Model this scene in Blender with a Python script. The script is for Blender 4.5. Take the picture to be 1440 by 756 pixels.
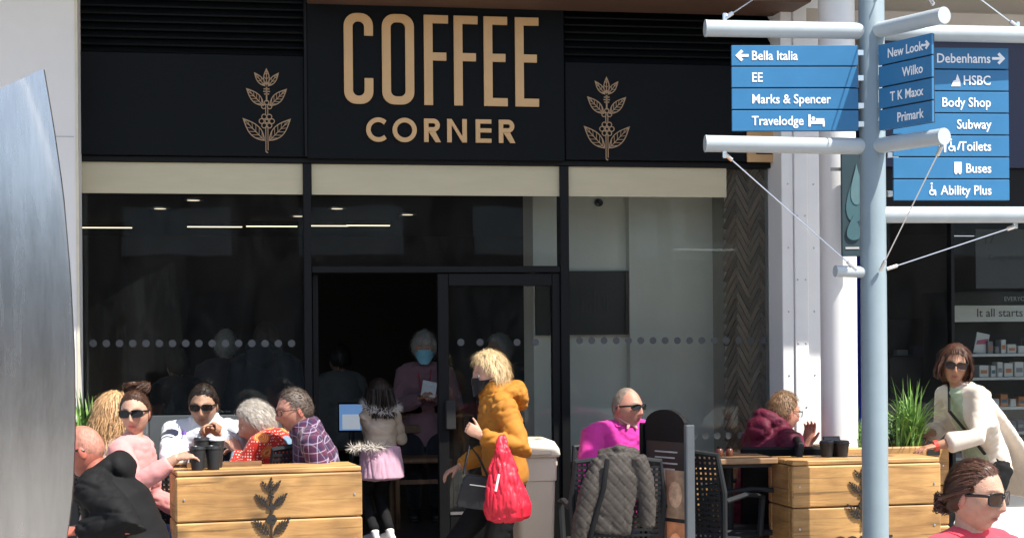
import bpy, bmesh, math, random
import numpy as np
from mathutils import Vector, Matrix, noise
V = Vector
for o in list(bpy.data.objects): bpy.data.objects.remove(o)
scene = bpy.context.scene
COL = scene.collection
random.seed(7); rng = np.random.default_rng(7)
R = math.radians
# ------------------------------------------------------------------ camera
YAW, ROLL, FPX, HOR, CAMH, D0 = R(10), 0.008, 2300.0, 470.0, 1.62, 10.2
FWD = V((math.sin(YAW), math.cos(YAW), 0)); RT0 = V((math.cos(YAW), -math.sin(YAW), 0)); ZU = V((0, 0, 1))
RT = RT0*math.cos(ROLL) - ZU*math.sin(ROLL); UP = ZU*math.cos(ROLL) + RT0*math.sin(ROLL)
CAM = V((-D0*math.sin(YAW), -D0*math.cos(YAW), CAMH))
cd = bpy.data.cameras.new('camera'); cam = bpy.data.objects.new('camera', cd); COL.objects.link(cam)
mw = Matrix((RT, UP, -FWD)).transposed().to_4x4(); mw.translation = CAM; cam.matrix_world = mw
cd.sensor_width = 36; cd.lens = FPX/1440*36; cd.shift_y = (HOR-378)/1440; cd.clip_end = 500; cd.clip_start = .05
scene.camera = cam
# ------------------------------------------------------------------ light
SUN_AZ, SUN_EL = R(47), R(56)          # azimuth measured to the right of the shop front's outward normal
sdir = V((math.sin(SUN_AZ)*math.cos(SUN_EL), -math.cos(SUN_AZ)*math.cos(SUN_EL), math.sin(SUN_EL)))
world = bpy.data.worlds.new('World'); scene.world = world; world.use_nodes = True
nt = world.node_tree; sky = nt.nodes.new('ShaderNodeTexSky'); sky.sky_type = 'NISHITA'; sky.sun_disc = False
sky.sun_elevation = SUN_EL; sky.sun_rotation = math.atan2(sdir.x, sdir.y); sky.air_density = 1.0; sky.dust_density = 1.5
bg = nt.nodes['Background']; bg.inputs[1].default_value = 0.135; nt.links.new(sky.outputs[0], bg.inputs[0])
sl = bpy.data.lights.new('sun', 'SUN'); sun = bpy.data.objects.new('sun', sl); COL.objects.link(sun)
sl.energy = 5.0; sl.angle = R(.5); sl.color = (1, .95, .86); sun.rotation_euler = sdir.to_track_quat('Z', 'Y').to_euler()
scene.view_settings.view_transform = 'Standard'; scene.view_settings.look = 'None'
scene.view_settings.exposure = 0.82; scene.view_settings.gamma = 1
scene.cycles.max_bounces = 10; scene.cycles.transparent_max_bounces = 16
# ------------------------------------------------------------------ pixel -> place
def at(px, py, d):
    return CAM + (FWD + RT*((px-720)/FPX) + UP*((HOR-py)/FPX))*d
def onY(px, py, y):
    r = FWD + RT*((px-720)/FPX) + UP*((HOR-py)/FPX)
    return CAM + r*((y-CAM.y)/r.y)
def FX(px, py=300, y=0): return onY(px, py, y).x
def FZ(py, px=620, y=0): return onY(px, py, y).z
# ------------------------------------------------------------------ materials
MC = {}
def srgb(r, g, b):
    f = lambda c: ((c/255+.055)/1.055)**2.4 if c > 10 else c/255/12.92
    return (f(r), f(g), f(b))
def M(name, col=(.5, .5, .5), rough=.6, metal=0, var=.12, vs=6, bump=0, bs=80, spec=.5, stretch=(1, 1, 1), orand=0, coat=0, sss=0, emit=None, sheen=0, fine=0):
    if name in MC: return MC[name]
    m = bpy.data.materials.new(name); m.use_nodes = True; MC[name] = m
    N = m.node_tree.nodes; L = m.node_tree.links; b = N['Principled BSDF']
    b.inputs['Roughness'].default_value = rough; b.inputs['Metallic'].default_value = metal
    b.inputs['Specular IOR Level'].default_value = spec; b.inputs['Coat Weight'].default_value = coat
    b.inputs['Sheen Weight'].default_value = sheen
    if sss: b.inputs['Subsurface Weight'].default_value = sss; b.inputs['Subsurface Radius'].default_value = (.012, .004, .002); b.inputs['Subsurface Scale'].default_value = 1
    if emit: b.inputs['Emission Color'].default_value = (*emit[:3], 1); b.inputs['Emission Strength'].default_value = emit[3]
    tc = N.new('ShaderNodeTexCoord'); mp = N.new('ShaderNodeMapping'); mp.inputs['Scale'].default_value = stretch
    L.new(tc.outputs['Object'], mp.inputs[0])
    n = N.new('ShaderNodeTexNoise'); n.inputs['Scale'].default_value = vs; n.inputs['Detail'].default_value = 6; n.inputs['Roughness'].default_value = .65
    L.new(mp.outputs[0], n.inputs[0])
    mr = N.new('ShaderNodeMapRange'); mr.inputs[1].default_value = .25; mr.inputs[2].default_value = .75
    mr.inputs[3].default_value = 1-var; mr.inputs[4].default_value = 1+var; L.new(n.outputs['Fac'], mr.inputs[0])
    vm = N.new('ShaderNodeVectorMath'); vm.operation = 'SCALE'; vm.inputs[0].default_value = col[:3]; L.new(mr.outputs[0], vm.inputs['Scale'])
    out = vm.outputs[0]
    if orand:
        oi = N.new('ShaderNodeObjectInfo'); mr2 = N.new('ShaderNodeMapRange'); mr2.inputs[3].default_value = 1-orand; mr2.inputs[4].default_value = 1+orand
        L.new(oi.outputs['Random'], mr2.inputs[0]); v2 = N.new('ShaderNodeVectorMath'); v2.operation = 'SCALE'; L.new(out, v2.inputs[0]); L.new(mr2.outputs[0], v2.inputs['Scale']); out = v2.outputs[0]
    L.new(out, b.inputs['Base Color'])
    # roughness wear
    mr3 = N.new('ShaderNodeMapRange'); mr3.inputs[3].default_value = max(.02, rough-.08); mr3.inputs[4].default_value = min(1, rough+.08)
    L.new(n.outputs['Fac'], mr3.inputs[0]); L.new(mr3.outputs[0], b.inputs['Roughness'])
    if bump:
        n2 = N.new('ShaderNodeTexNoise'); n2.inputs['Scale'].default_value = bs; n2.inputs['Detail'].default_value = 4; L.new(mp.outputs[0], n2.inputs[0])
        bp = N.new('ShaderNodeBump'); bp.inputs['Strength'].default_value = min(1, bump); bp.inputs['Distance'].default_value = .01; L.new(n2.outputs['Fac'], bp.inputs['Height']); L.new(bp.outputs[0], b.inputs['Normal'])
    return m
def nodes(m): return m.node_tree.nodes, m.node_tree.links, m.node_tree.nodes['Principled BSDF']
def m_glass():
    m = bpy.data.materials.new('window_glass'); m.use_nodes = True; N = m.node_tree.nodes; L = m.node_tree.links
    for x in list(N): N.remove(x)
    o = N.new('ShaderNodeOutputMaterial'); t = N.new('ShaderNodeBsdfTransparent'); t.inputs[0].default_value = (.93, .95, .93, 1)
    g = N.new('ShaderNodeBsdfGlossy'); g.inputs['Roughness'].default_value = .015; g.inputs[0].default_value = (.55, .58, .58, 1)
    fr = N.new('ShaderNodeFresnel'); fr.inputs[0].default_value = 1.5
    mx = N.new('ShaderNodeMixShader'); L.new(fr.outputs[0], mx.inputs[0]); L.new(t.outputs[0], mx.inputs[1]); L.new(g.outputs[0], mx.inputs[2])
    tc = N.new('ShaderNodeTexCoord'); n = N.new('ShaderNodeTexNoise'); n.inputs['Scale'].default_value = 1.3; L.new(tc.outputs['Object'], n.inputs[0])
    df = N.new('ShaderNodeBsdfDiffuse'); df.inputs[0].default_value = (.5, .5, .48, 1); mx2 = N.new('ShaderNodeMixShader'); L.new(mx.outputs[0], mx2.inputs[1]); L.new(df.outputs[0], mx2.inputs[2]); L.new(mx2.outputs[0], o.inputs[0])
    mpg = N.new('ShaderNodeMapping'); mpg.inputs['Scale'].default_value = (2.2, 1, .8); mpg.inputs['Rotation'].default_value = (0, .5, 0); L.new(tc.outputs['Object'], mpg.inputs[0]); ns = N.new('ShaderNodeTexNoise'); ns.inputs['Scale'].default_value = 2.5; ns.inputs['Detail'].default_value = 9; ns.inputs['Roughness'].default_value = .75; ns.inputs['Distortion'].default_value = 1.5; L.new(mpg.outputs[0], ns.inputs[0])
    gm = N.new('ShaderNodeMapRange'); gm.inputs[1].default_value = .4; gm.inputs[2].default_value = .75; gm.inputs[3].default_value = .003; gm.inputs[4].default_value = .022; L.new(ns.outputs['Fac'], gm.inputs[0]); L.new(gm.outputs[0], mx2.inputs[0])
    bp = N.new('ShaderNodeBump'); bp.inputs['Strength'].default_value = .06; bp.inputs['Distance'].default_value = .02; L.new(n.outputs['Fac'], bp.inputs['Height']); L.new(bp.outputs[0], g.inputs['Normal'])
    return m
GLASS = m_glass()
def wood(name, c1, c2, axis='x', rough=.55, orand=.12):
    if name in MC: return MC[name]
    m = bpy.data.materials.new(name); m.use_nodes = True; MC[name] = m; N, L, b = nodes(m)
    tc = N.new('ShaderNodeTexCoord'); oi = N.new('ShaderNodeObjectInfo')
    ad = N.new('ShaderNodeVectorMath'); ad.operation = 'ADD'; sc_ = N.new('ShaderNodeVectorMath'); sc_.operation = 'SCALE'
    cb = N.new('ShaderNodeCombineXYZ'); 
    for i in range(3): L.new(oi.outputs['Random'], cb.inputs[i])
    sc_.inputs['Scale'].default_value = 37; L.new(cb.outputs[0], sc_.inputs[0]); L.new(tc.outputs['Object'], ad.inputs[0]); L.new(sc_.outputs[0], ad.inputs[1])
    mp = N.new('ShaderNodeMapping'); s = [9, 9, 9]; s['xyz'.index(axis)] = 1.1; mp.inputs['Scale'].default_value = s; L.new(ad.outputs[0], mp.inputs[0])
    n1 = N.new('ShaderNodeTexNoise'); n1.inputs['Scale'].default_value = 2.2; n1.inputs['Detail'].default_value = 8; n1.inputs['Roughness'].default_value = .7; n1.inputs['Distortion'].default_value = 1.2; L.new(mp.outputs[0], n1.inputs[0])
    n2 = N.new('ShaderNodeTexNoise'); n2.inputs['Scale'].default_value = 2.7; n2.inputs['Detail'].default_value = 3; L.new(ad.outputs[0], n2.inputs[0])
    r = N.new('ShaderNodeValToRGB'); r.color_ramp.elements[0].position = .32; r.color_ramp.elements[0].color = (*c2, 1); r.color_ramp.elements[1].position = .62; r.color_ramp.elements[1].color = (*c1, 1)
    L.new(n1.outputs['Fac'], r.inputs[0])
    mr = N.new('ShaderNodeMapRange'); mr.inputs[1].default_value = .3; mr.inputs[2].default_value = .7; mr.inputs[3].default_value = .55; mr.inputs[4].default_value = 1.18; L.new(n2.outputs['Fac'], mr.inputs[0])
    mr2 = N.new('ShaderNodeMapRange'); mr2.inputs[3].default_value = 1-orand; mr2.inputs[4].default_value = 1+orand; L.new(oi.outputs['Random'], mr2.inputs[0])
    mu = N.new('ShaderNodeMath'); mu.operation = 'MULTIPLY'; L.new(mr.outputs[0], mu.inputs[0]); L.new(mr2.outputs[0], mu.inputs[1])
    # knots
    vo = N.new('ShaderNodeTexVoronoi'); vo.inputs['Scale'].default_value = 3.1; mk = N.new('ShaderNodeMapping'); ks = [2.2, 2.2, 2.2]; ks['xyz'.index(axis)] = 1; mk.inputs['Scale'].default_value = ks
    L.new(ad.outputs[0], mk.inputs[0]); L.new(mk.outputs[0], vo.inputs[0])
    kr = N.new('ShaderNodeMapRange'); kr.inputs[1].default_value = .07; kr.inputs[2].default_value = .24; kr.inputs[3].default_value = .45; kr.inputs[4].default_value = 1; L.new(vo.outputs['Distance'], kr.inputs[0])
    mu2 = N.new('ShaderNodeMath'); mu2.operation = 'MULTIPLY'; L.new(mu.outputs[0], mu2.inputs[0]); L.new(kr.outputs[0], mu2.inputs[1])
    mp3 = N.new('ShaderNodeMapping'); s3 = [60, 60, 60]; s3['xyz'.index(axis)] = 1.6; mp3.inputs['Scale'].default_value = s3; L.new(ad.outputs[0], mp3.inputs[0])
    n3 = N.new('ShaderNodeTexNoise'); n3.inputs['Scale'].default_value = 1; n3.inputs['Detail'].default_value = 5; n3.inputs['Distortion'].default_value = .6; L.new(mp3.outputs[0], n3.inputs[0])
    c3 = N.new('ShaderNodeMapRange'); c3.inputs[1].default_value = .30; c3.inputs[2].default_value = .42; c3.inputs[3].default_value = .45; c3.inputs[4].default_value = 1; L.new(n3.outputs['Fac'], c3.inputs[0])
    mu3 = N.new('ShaderNodeMath'); mu3.operation = 'MULTIPLY'; L.new(mu2.outputs[0], mu3.inputs[0]); L.new(c3.outputs[0], mu3.inputs[1]); mu2 = mu3
    vm = N.new('ShaderNodeVectorMath'); vm.operation = 'SCALE'; L.new(r.outputs[0], vm.inputs[0]); L.new(mu2.outputs[0], vm.inputs['Scale']); L.new(vm.outputs[0], b.inputs['Base Color'])
    b.inputs['Roughness'].default_value = rough
    bp = N.new('ShaderNodeBump'); bp.inputs['Strength'].default_value = .35; bp.inputs['Distance'].default_value = .004; L.new(n1.outputs['Fac'], bp.inputs['Height']); L.new(bp.outputs[0], b.inputs['Normal'])
    return m
# ------------------------------------------------------------------ mesh helpers
class MB:
    def __init__(s): s.v = []; s.f = []; s.m = []; s.k = 0
    def add(s, vs, fs):
        n = len(s.v); s.v += [tuple(x) for x in vs]; s.f += [tuple(i+n for i in f) for f in fs]; s.m += [s.k]*len(fs); return s
    def box(s, x0, x1, y0, y1, z0, z1, mat=None, bev=0):
        if bev:
            b = min(bev, (x1-x0)/2.2, (y1-y0)/2.2, (z1-z0)/2.2); vs = []; idx = {}
            bm = bmesh.new(); bmesh.ops.create_cube(bm, size=1)
            bmesh.ops.scale(bm, verts=bm.verts, vec=(x1-x0, y1-y0, z1-z0)); bmesh.ops.translate(bm, verts=bm.verts, vec=((x0+x1)/2, (y0+y1)/2, (z0+z1)/2))
            bmesh.ops.bevel(bm, geom=bm.edges[:]+bm.verts[:], offset=b, segments=1, affect='EDGES'); bm.verts.index_update()
            vs = [v.co.copy() for v in bm.verts]; fs = [[v.index for v in f.verts] for f in bm.faces]; bm.free()
        else:
            vs = [V((x, y, z)) for x in (x0, x1) for y in (y0, y1) for z in (z0, z1)]
            fs = [(0, 1, 3, 2), (4, 6, 7, 5), (0, 4, 5, 1), (2, 3, 7, 6), (0, 2, 6, 4), (1, 5, 7, 3)]
        if mat: vs = [mat @ v for v in vs]
        return s.add(vs, fs)
    def prism(s, poly, y0, y1, mat=None):          # poly in (x, z), extruded along y
        n = len(poly); vs = [V((x, y0, z)) for x, z in poly] + [V((x, y1, z)) for x, z in poly]
        if mat: vs = [mat @ v for v in vs]
        fs = [tuple(range(n)), tuple(range(2*n-1, n-1, -1))] + [(i, i+n, (i+1) % n+n, (i+1) % n) for i in range(n)]
        return s.add(vs, fs)
    def strip(s, outer, inner, y0, y1, closed=True, mat=None):   # ribbon between two polylines of equal length, extruded
        n = len(outer); vs = [V((x, y, z)) for y in (y0, y1) for P in (outer, inner) for x, z in P]
        if mat: vs = [mat @ v for v in vs]
        fs = []; rngs = range(n if closed else n-1)
        for i in rngs:
            j = (i+1) % n
            fs += [(i, j, n+j, n+i), (2*n+i, 3*n+i, 3*n+j, 2*n+j), (i, 2*n+i, 2*n+j, j), (n+i, n+j, 3*n+j, 3*n+i)]
        if not closed: fs += [(0, n, 3*n, 2*n), (n-1, 3*n-1, 4*n-1, 2*n-1)]
        return s.add(vs, fs)
    def loft(s, C, RX, RY=None, side=V((1, 0, 0)), seg=12, cap=.55):
        C = [V(c) for c in C]; n = len(C)
        RX = list(RX) if hasattr(RX, '__len__') else [RX]*n; RY = RX if RY is None else (list(RY) if hasattr(RY, '__len__') else [RY]*n)
        T = [(C[min(i+1, n-1)]-C[max(i-1, 0)]).normalized() for i in range(n)]
        if cap:
            for e, t in ((0, -1), (n-1, 1)):
                pass
            C2 = [C[0]-T[0]*min(RX[0], RY[0])*cap] + C + [C[-1]+T[-1]*min(RX[-1], RY[-1])*cap]
            RX = [RX[0]*.62]+RX+[RX[-1]*.62]; RY = [RY[0]*.62]+RY+[RY[-1]*.62]; T = [T[0]]+T+[T[-1]]; C = C2; n += 2
        vs = []; sd = V(side)
        for c, t, rx, ry in zip(C, T, RX, RY):
            a = sd-t*sd.dot(t)
            if a.length < .05: a = t.orthogonal()
            a.normalize(); b = t.cross(a); sd = a
            vs += [c+a*(rx*math.cos(2*math.pi*k/seg))+b*(ry*math.sin(2*math.pi*k/seg)) for k in range(seg)]
        fs = [(i*seg+k, i*seg+(k+1) % seg, (i+1)*seg+(k+1) % seg, (i+1)*seg+k) for i in range(n-1) for k in range(seg)]
        fs += [tuple(range(seg-1, -1, -1)), tuple((n-1)*seg+k for k in range(seg))]
        return s.add(vs, fs)
    def tube(s, pts, r, seg=8): return s.loft(pts, r, seg=seg, cap=0)
    def ell(s, c, r, rot=None, u=14, w=9):
        c = V(c); vs = []; 
        for i in range(1, w):
            th = math.pi*i/w
            for k in range(u):
                p = V((r[0]*math.sin(th)*math.cos(2*math.pi*k/u), r[1]*math.sin(th)*math.sin(2*math.pi*k/u), r[2]*math.cos(th)))
                vs.append(c+(rot @ p if rot else p))
        top = V((0, 0, r[2])); vs += [c+(rot @ top if rot else top), c-(rot @ top if rot else top)]
        n = (w-1)*u
        fs = [(i*u+k, (i+1)*u+k, (i+1)*u+(k+1) % u, i*u+(k+1) % u) for i in range(w-2) for k in range(u)]
        fs += [(n, k, (k+1) % u) for k in range(u)] + [((w-2)*u+(k+1) % u, (w-2)*u+k, n+1) for k in range(u)]
        return s.add(vs, fs)
    def lathe(s, prof, c=(0, 0, 0), seg=20, mat=None):     # (r, z)
        c = V(c); n = len(prof)
        vs = [c+V((r*math.cos(2*math.pi*k/seg), r*math.sin(2*math.pi*k/seg), z)) for r, z in prof for k in range(seg)]
        if mat: vs = [mat @ v for v in vs]
        fs = [(i*seg+k, i*seg+(k+1) % seg, (i+1)*seg+(k+1) % seg, (i+1)*seg+k) for i in range(n-1) for k in range(seg)]
        fs += [tuple(range(seg-1, -1, -1)), tuple((n-1)*seg+k for k in range(seg))]
        return s.add(vs, fs)
    def mesh(s, name='m', mats=(), smooth=False):
        me = bpy.data.meshes.new(name); me.from_pydata(s.v, [], s.f); me.update()
        for m in mats: me.materials.append(m)
        if len(mats) > 1: me.polygons.foreach_set('material_index', s.m)
        if smooth: me.polygons.foreach_set('use_smooth', [True]*len(me.polygons))
        return me
    def obj(s, name, mat, parent=None, smooth=False, mtx=None):
        mats = mat if isinstance(mat, (list, tuple)) else [mat]
        return link(name, s.mesh(name, mats, smooth), parent, mtx)
def link(name, me, parent=None, mtx=None):
    o = bpy.data.objects.new(name, me); COL.objects.link(o)
    if parent: o.parent = parent
    if mtx is not None: o.matrix_local = mtx
    return o
def smooth_by_angle(o, ang=40):
    me = o.data; me.polygons.foreach_set('use_smooth', [True]*len(me.polygons))
    me.update(); me.set_sharp_from_angle(angle=R(ang)); return o
def tag(o, label, cat=None, group=None, kind=None):
    if label: o['label'] = label
    if cat: o['category'] = cat
    if group: o['group'] = group
    if kind: o['kind'] = kind
    return o
def thing(name, label, cat, loc=(0, 0, 0), rz=0, group=None):
    o = bpy.data.objects.new(name, None); COL.objects.link(o); o.location = loc; o.rotation_euler = (0, 0, rz); o.empty_display_size = .1
    return tag(o, label, cat, group)
def copy_tree(o, parent=None):
    c = o.copy(); COL.objects.link(c); c.parent = parent
    for ch in [x for x in o.children]: copy_tree(ch, c)
    return c
TMP = bpy.data.scenes.new('tmp')
def evalmesh(ob):
    TMP.collection.objects.link(ob); vl = TMP.view_layers[0]; vl.update()
    me = bpy.data.meshes.new_from_object(ob.evaluated_get(vl.depsgraph)); bpy.data.objects.remove(ob); return me
def remesh(mb, voxel=.008, smooth=3, fac=.5):
    ob = bpy.data.objects.new('t', mb.mesh() if isinstance(mb, MB) else mb)
    m = ob.modifiers.new('r', 'REMESH'); m.mode = 'VOXEL'; m.voxel_size = voxel; m.use_smooth_shade = True
    if smooth: q = ob.modifiers.new('s', 'SMOOTH'); q.iterations = smooth; q.factor = fac
    return evalmesh(ob)
def text_mesh(txt, size, depth=.001, bold=0., align='LEFT', sx=1.):
    c = bpy.data.curves.new('t', 'FONT'); c.body = txt; c.size = size; c.extrude = depth; c.offset = bold; c.align_x = align; c.resolution_u = 3
    me = evalmesh(bpy.data.objects.new('t', c)); co = np.empty(len(me.vertices)*3); me.vertices.foreach_get('co', co); co = co.reshape(-1, 3)
    co = np.stack([co[:, 0]*sx, -co[:, 2], co[:, 1]], 1); me.vertices.foreach_set('co', co.ravel()); me.update(); return me
def label_text(name, txt, size, mat, parent, loc, depth=.001, bold=0., align='LEFT', sx=1.):
    me = text_mesh(txt, size, depth, bold, align, sx); me.materials.append(mat)
    return link(name, me, parent, Matrix.Translation(V(loc)))
def arc(cx, cz, r, a0, a1, n, rz=None):
    rz = r if rz is None else rz
    return [(cx+r*math.cos(R(a0+(a1-a0)*i/n)), cz+rz*math.sin(R(a0+(a1-a0)*i/n))) for i in range(n+1)]
# ================================================================== setting
BLACK = M('charcoal_panel', (.0065, .008, .0092), .62, var=.12, vs=3, bump=.05, bs=200, spec=.1)
FRAME = M('black_aluminium', (.005, .0053, .0058), .5, var=.15, vs=10, spec=.2)
GOLD = M('copper_lettering', (.60, .375, .175), .5, metal=.0, var=.08, vs=5, spec=.4)
GOLD2 = M('copper_line_art', (.36, .235, .13), .5, var=.1, vs=5)
WHITE = M('white_render', (.72, .70, .67), .7, var=.05, vs=2, bump=.08, bs=120)
WHITEM = M('white_painted_steel', (.80, .80, .79), .4, var=.04, vs=4)
CREAM = M('cream_blind', (.53, .475, .32), .8, var=.06, vs=3, stretch=(1, 1, 6))
BEIGE = M('beige_cladding', (.50, .44, .37), .7, var=.08, vs=3)
BROWN = M('brown_timber_edge', (.10, .055, .035), .6, var=.25, vs=6, stretch=(.4, 4, 4))
STEEL = M('galvanised_steel', (.55, .55, .55), .35, metal=1, var=.1, vs=30)
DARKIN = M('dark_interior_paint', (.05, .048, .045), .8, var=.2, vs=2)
GREYWALL = M('pale_reflection_wall', (.80, .77, .68), .8, var=.05, vs=1.5, bump=.05)
CHROME = M('polished_steel', (.7, .7, .7), .2, metal=1, var=.1, vs=20)
RUBBER = M('black_rubber', (.012, .012, .012), .7)
NAVY = M('navy_fascia', (.006, .008, .045), .35, var=.1)
# ground: paving sheet with laid slabs near the shop
PAVE = M('grey_paving', (.30, .28, .26), .85, var=.18, vs=5, bump=.3, bs=60, orand=.1)
g = MB(); g.box(-60, 60, -70, 40, -.3, -.03); tag(g.obj('ground', PAVE), 'grey paved shopping street', kind='structure')
pav = thing('pavement', 'grey concrete slab paving in front of the shops', 'pavement'); pav['kind'] = 'structure'; del pav['category']
sl_m = MB().box(-.296, .296, -.296, .296, -.04, 0, bev=.006).mesh('paving_slab', [PAVE])
for i in range(16):
    for j in range(14):
        o = link('paving_slab', sl_m, pav); o.location = (-4.8+i*.6+(.3 if j % 2 else 0), -.42-j*.6, random.uniform(-.003, .003))
# ---- cafe shop front (plane y = 0, street side is -y)
shop = thing('cafe_shopfront', 'black coffee shop front with copper lettering and large dark windows', 'shopfront')
def P(name, mb, mat, par=shop, smooth=False): return mb.obj(name, mat, par, smooth)
FLOOR = .31
xs = [FX(60), FX(431), FX(792), FX(1086), FX(1099)]
zb, zt, ztop = FZ(231), FZ(379), FZ(-75)
ZL = FZ(79, 300); ZL2 = FZ(6, 300)
P('fascia_panel', MB().box(xs[0], xs[1]-.012, -.07, .1, zb+.03, ZL, bev=.004), BLACK)
P('fascia_panel', MB().box(xs[1]+.004, xs[2]-.004, -.08, .1, zb+.02, ztop, bev=.004), BLACK)
ZR = FZ(92, 900)
P('fascia_panel', MB().box(xs[2]+.004, xs[4], -.07, .1, zb+.03, ZR, bev=.004), BLACK)
P('fascia_trim', MB().box(xs[1]-.012, xs[1]+.004, -.09, .05, zb+.03, ztop), FRAME)
P('louvre_backing', MB().box(xs[0], xs[1]-.013, .06, .1, ZL+.002, ztop), BLACK)
P('louvre_backing', MB().box(xs[2]+.006, xs[4], .06, .1, ZR+.002, ztop), BLACK)
def slats(x0, x1, z0, n, dz):
    me = MB().box(-.5, .5, -.045, .04, -.006, .006, mat=Matrix.Rotation(R(38), 4, 'X')).mesh('louvre_slat', [BLACK])
    for i in range(n):
        o = link('louvre_slat', me, shop); o.location = ((x0+x1)/2, -.01, z0+dz*(i+.5)); o.scale = (x1-x0, 1, 1)
slats(xs[0], xs[1]-.014, ZL+.01, 12, .046); slats(xs[2]+.008, xs[4]-.003, ZR+.01, 10, .046)
P('brown_eave_board', MB().box(FX(430, 0), FX(1099, 10), -.55, -.085, FZ(1, 800, -.4), FZ(1, 800, -.4)+.12, bev=.01), BROWN)
# letters
def letters():
    yf = -.081; s = 1/225.0; zT, zB = FZ(26), FZ(151); lz0, lz1 = FZ(170), FZ(202.5)
    def rr(x0, x1, z0, z1, r, n=6):
        return arc(x1-r, z1-r, r, 0, 90, n)+arc(x0+r, z1-r, r, 90, 180, n)+arc(x0+r, z0+r, r, 180, 270, n)+arc(x1-r, z0+r, r, 270, 360, n)
    def put(ch, mb): o = mb.obj('sign_letter', GOLD, shop); tag(o, 'copper letter %s on black fascia' % ch)
    w = 12*s; h = 11*s; d0, d1 = yf-.016, yf
    X = lambda p: FX(p, 90, -.08)
    a, b = X(483.5), X(524.5)
    out = rr(a, b, zB, zT, .075); inn = rr(a+w, b-w, zB+h, zT-h, .034); n = len(out)
    H = zT-zB; k0 = [(x, z) for x, z in out]
    # C: open between upper and lower right arms
    gapT, gapB = zT-H*.245, zB+H*.285
    o2 = [(b, gapT)]+out[:n-0]; 
    up = [p for p in out[0:7]]; 
    co = [(b, gapT)]+out[0:21]+out[21:28]+[(b, gapB)]; ci = [(b-w, gapT)]+inn[0:21]+inn[21:28]+[(b-w, gapB)]
    put('C', MB().strip(co, ci, d0, d1, closed=False))
    a, b = X(537), X(582); put('O', MB().strip(rr(a, b, zB, zT, .075), rr(a+w, b-w, zB+h, zT-h, .034), d0, d1))
    def FE(ch, pa, pb):
        a, b = X(pa), X(pb); zm = zT-H*.46; m = MB(); m.box(a, a+w, d0, d1, zB, zT); m.box(a+w, b, d0, d1, zT-h, zT); m.box(a+w, b-.012, d0, d1, zm-h/2, zm+h/2)
        if ch == 'E': m.box(a+w, b, d0, d1, zB, zB+h)
        put(ch, m)
    FE('F', 596, 630); FE('F', 638, 671.5); FE('E', 680, 713); FE('E', 724, 757)
    h2 = lz0-lz1; z0, z1 = lz1, lz0; w = 6.2*s; X = lambda p: FX(p, 186, -.08)
    a, b = X(515), X(544); cx, cz, r = (a+b)/2+.01, (z0+z1)/2, h2/2*1.04
    put('C', MB().strip(arc(cx, cz, r, 48, 312, 20), arc(cx, cz, r-w, 42, 318, 20), d0, d1, closed=False))
    cx = (X(552)+X(585.5))/2; put('O', MB().strip(arc(cx, cz, r, 0, 345, 23), arc(cx, cz, r-w, 0, 345, 23), d0, d1))
    def Rr(pa):
        a = X(pa); zm = z0+h2*.44; rad = (z1-zm)/2; m = MB(); m.box(a, a+w, d0, d1, z0, z1); bx = a+h2*.40; c = (z1+zm)/2
        m.strip([(a+w, z1), (bx, z1)]+arc(bx, c, rad, 80, -80, 10)+[(bx, zm), (a+w, zm)], [(a+w, z1-w), (bx, z1-w)]+arc(bx, c, rad-w, 80, -80, 10)+[(bx, zm+w), (a+w, zm+w)], d0, d1, closed=False)
        m.prism([(bx-.03, zm+.002), (bx+.012, zm+.002), (a+h2*.72, z0), (a+h2*.72-w*1.15, z0)], d0, d1-.001); put('R', m)
    Rr(596); 
    a, b = X(628.5), X(656); m = MB(); m.box(a, a+w, d0, d1, z0, z1); m.box(b-w, b, d0, d1, z0, z1); m.prism([(a+w, z1), (b-w, z0+w*1.3), (b-w, z0), (a+w, z1-w*1.3)][::-1], d0, d1-.001); put('N', m)
    a, b = X(668.5), X(690.5); m = MB(); m.box(a, a+w, d0, d1, z0, z1)
    for z in (z0, z0+h2*.44, z1-w*.92): m.box(a+w, b, d0, d1, z, z+w*.92)
    put('E', m); Rr(701)
letters()
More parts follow.
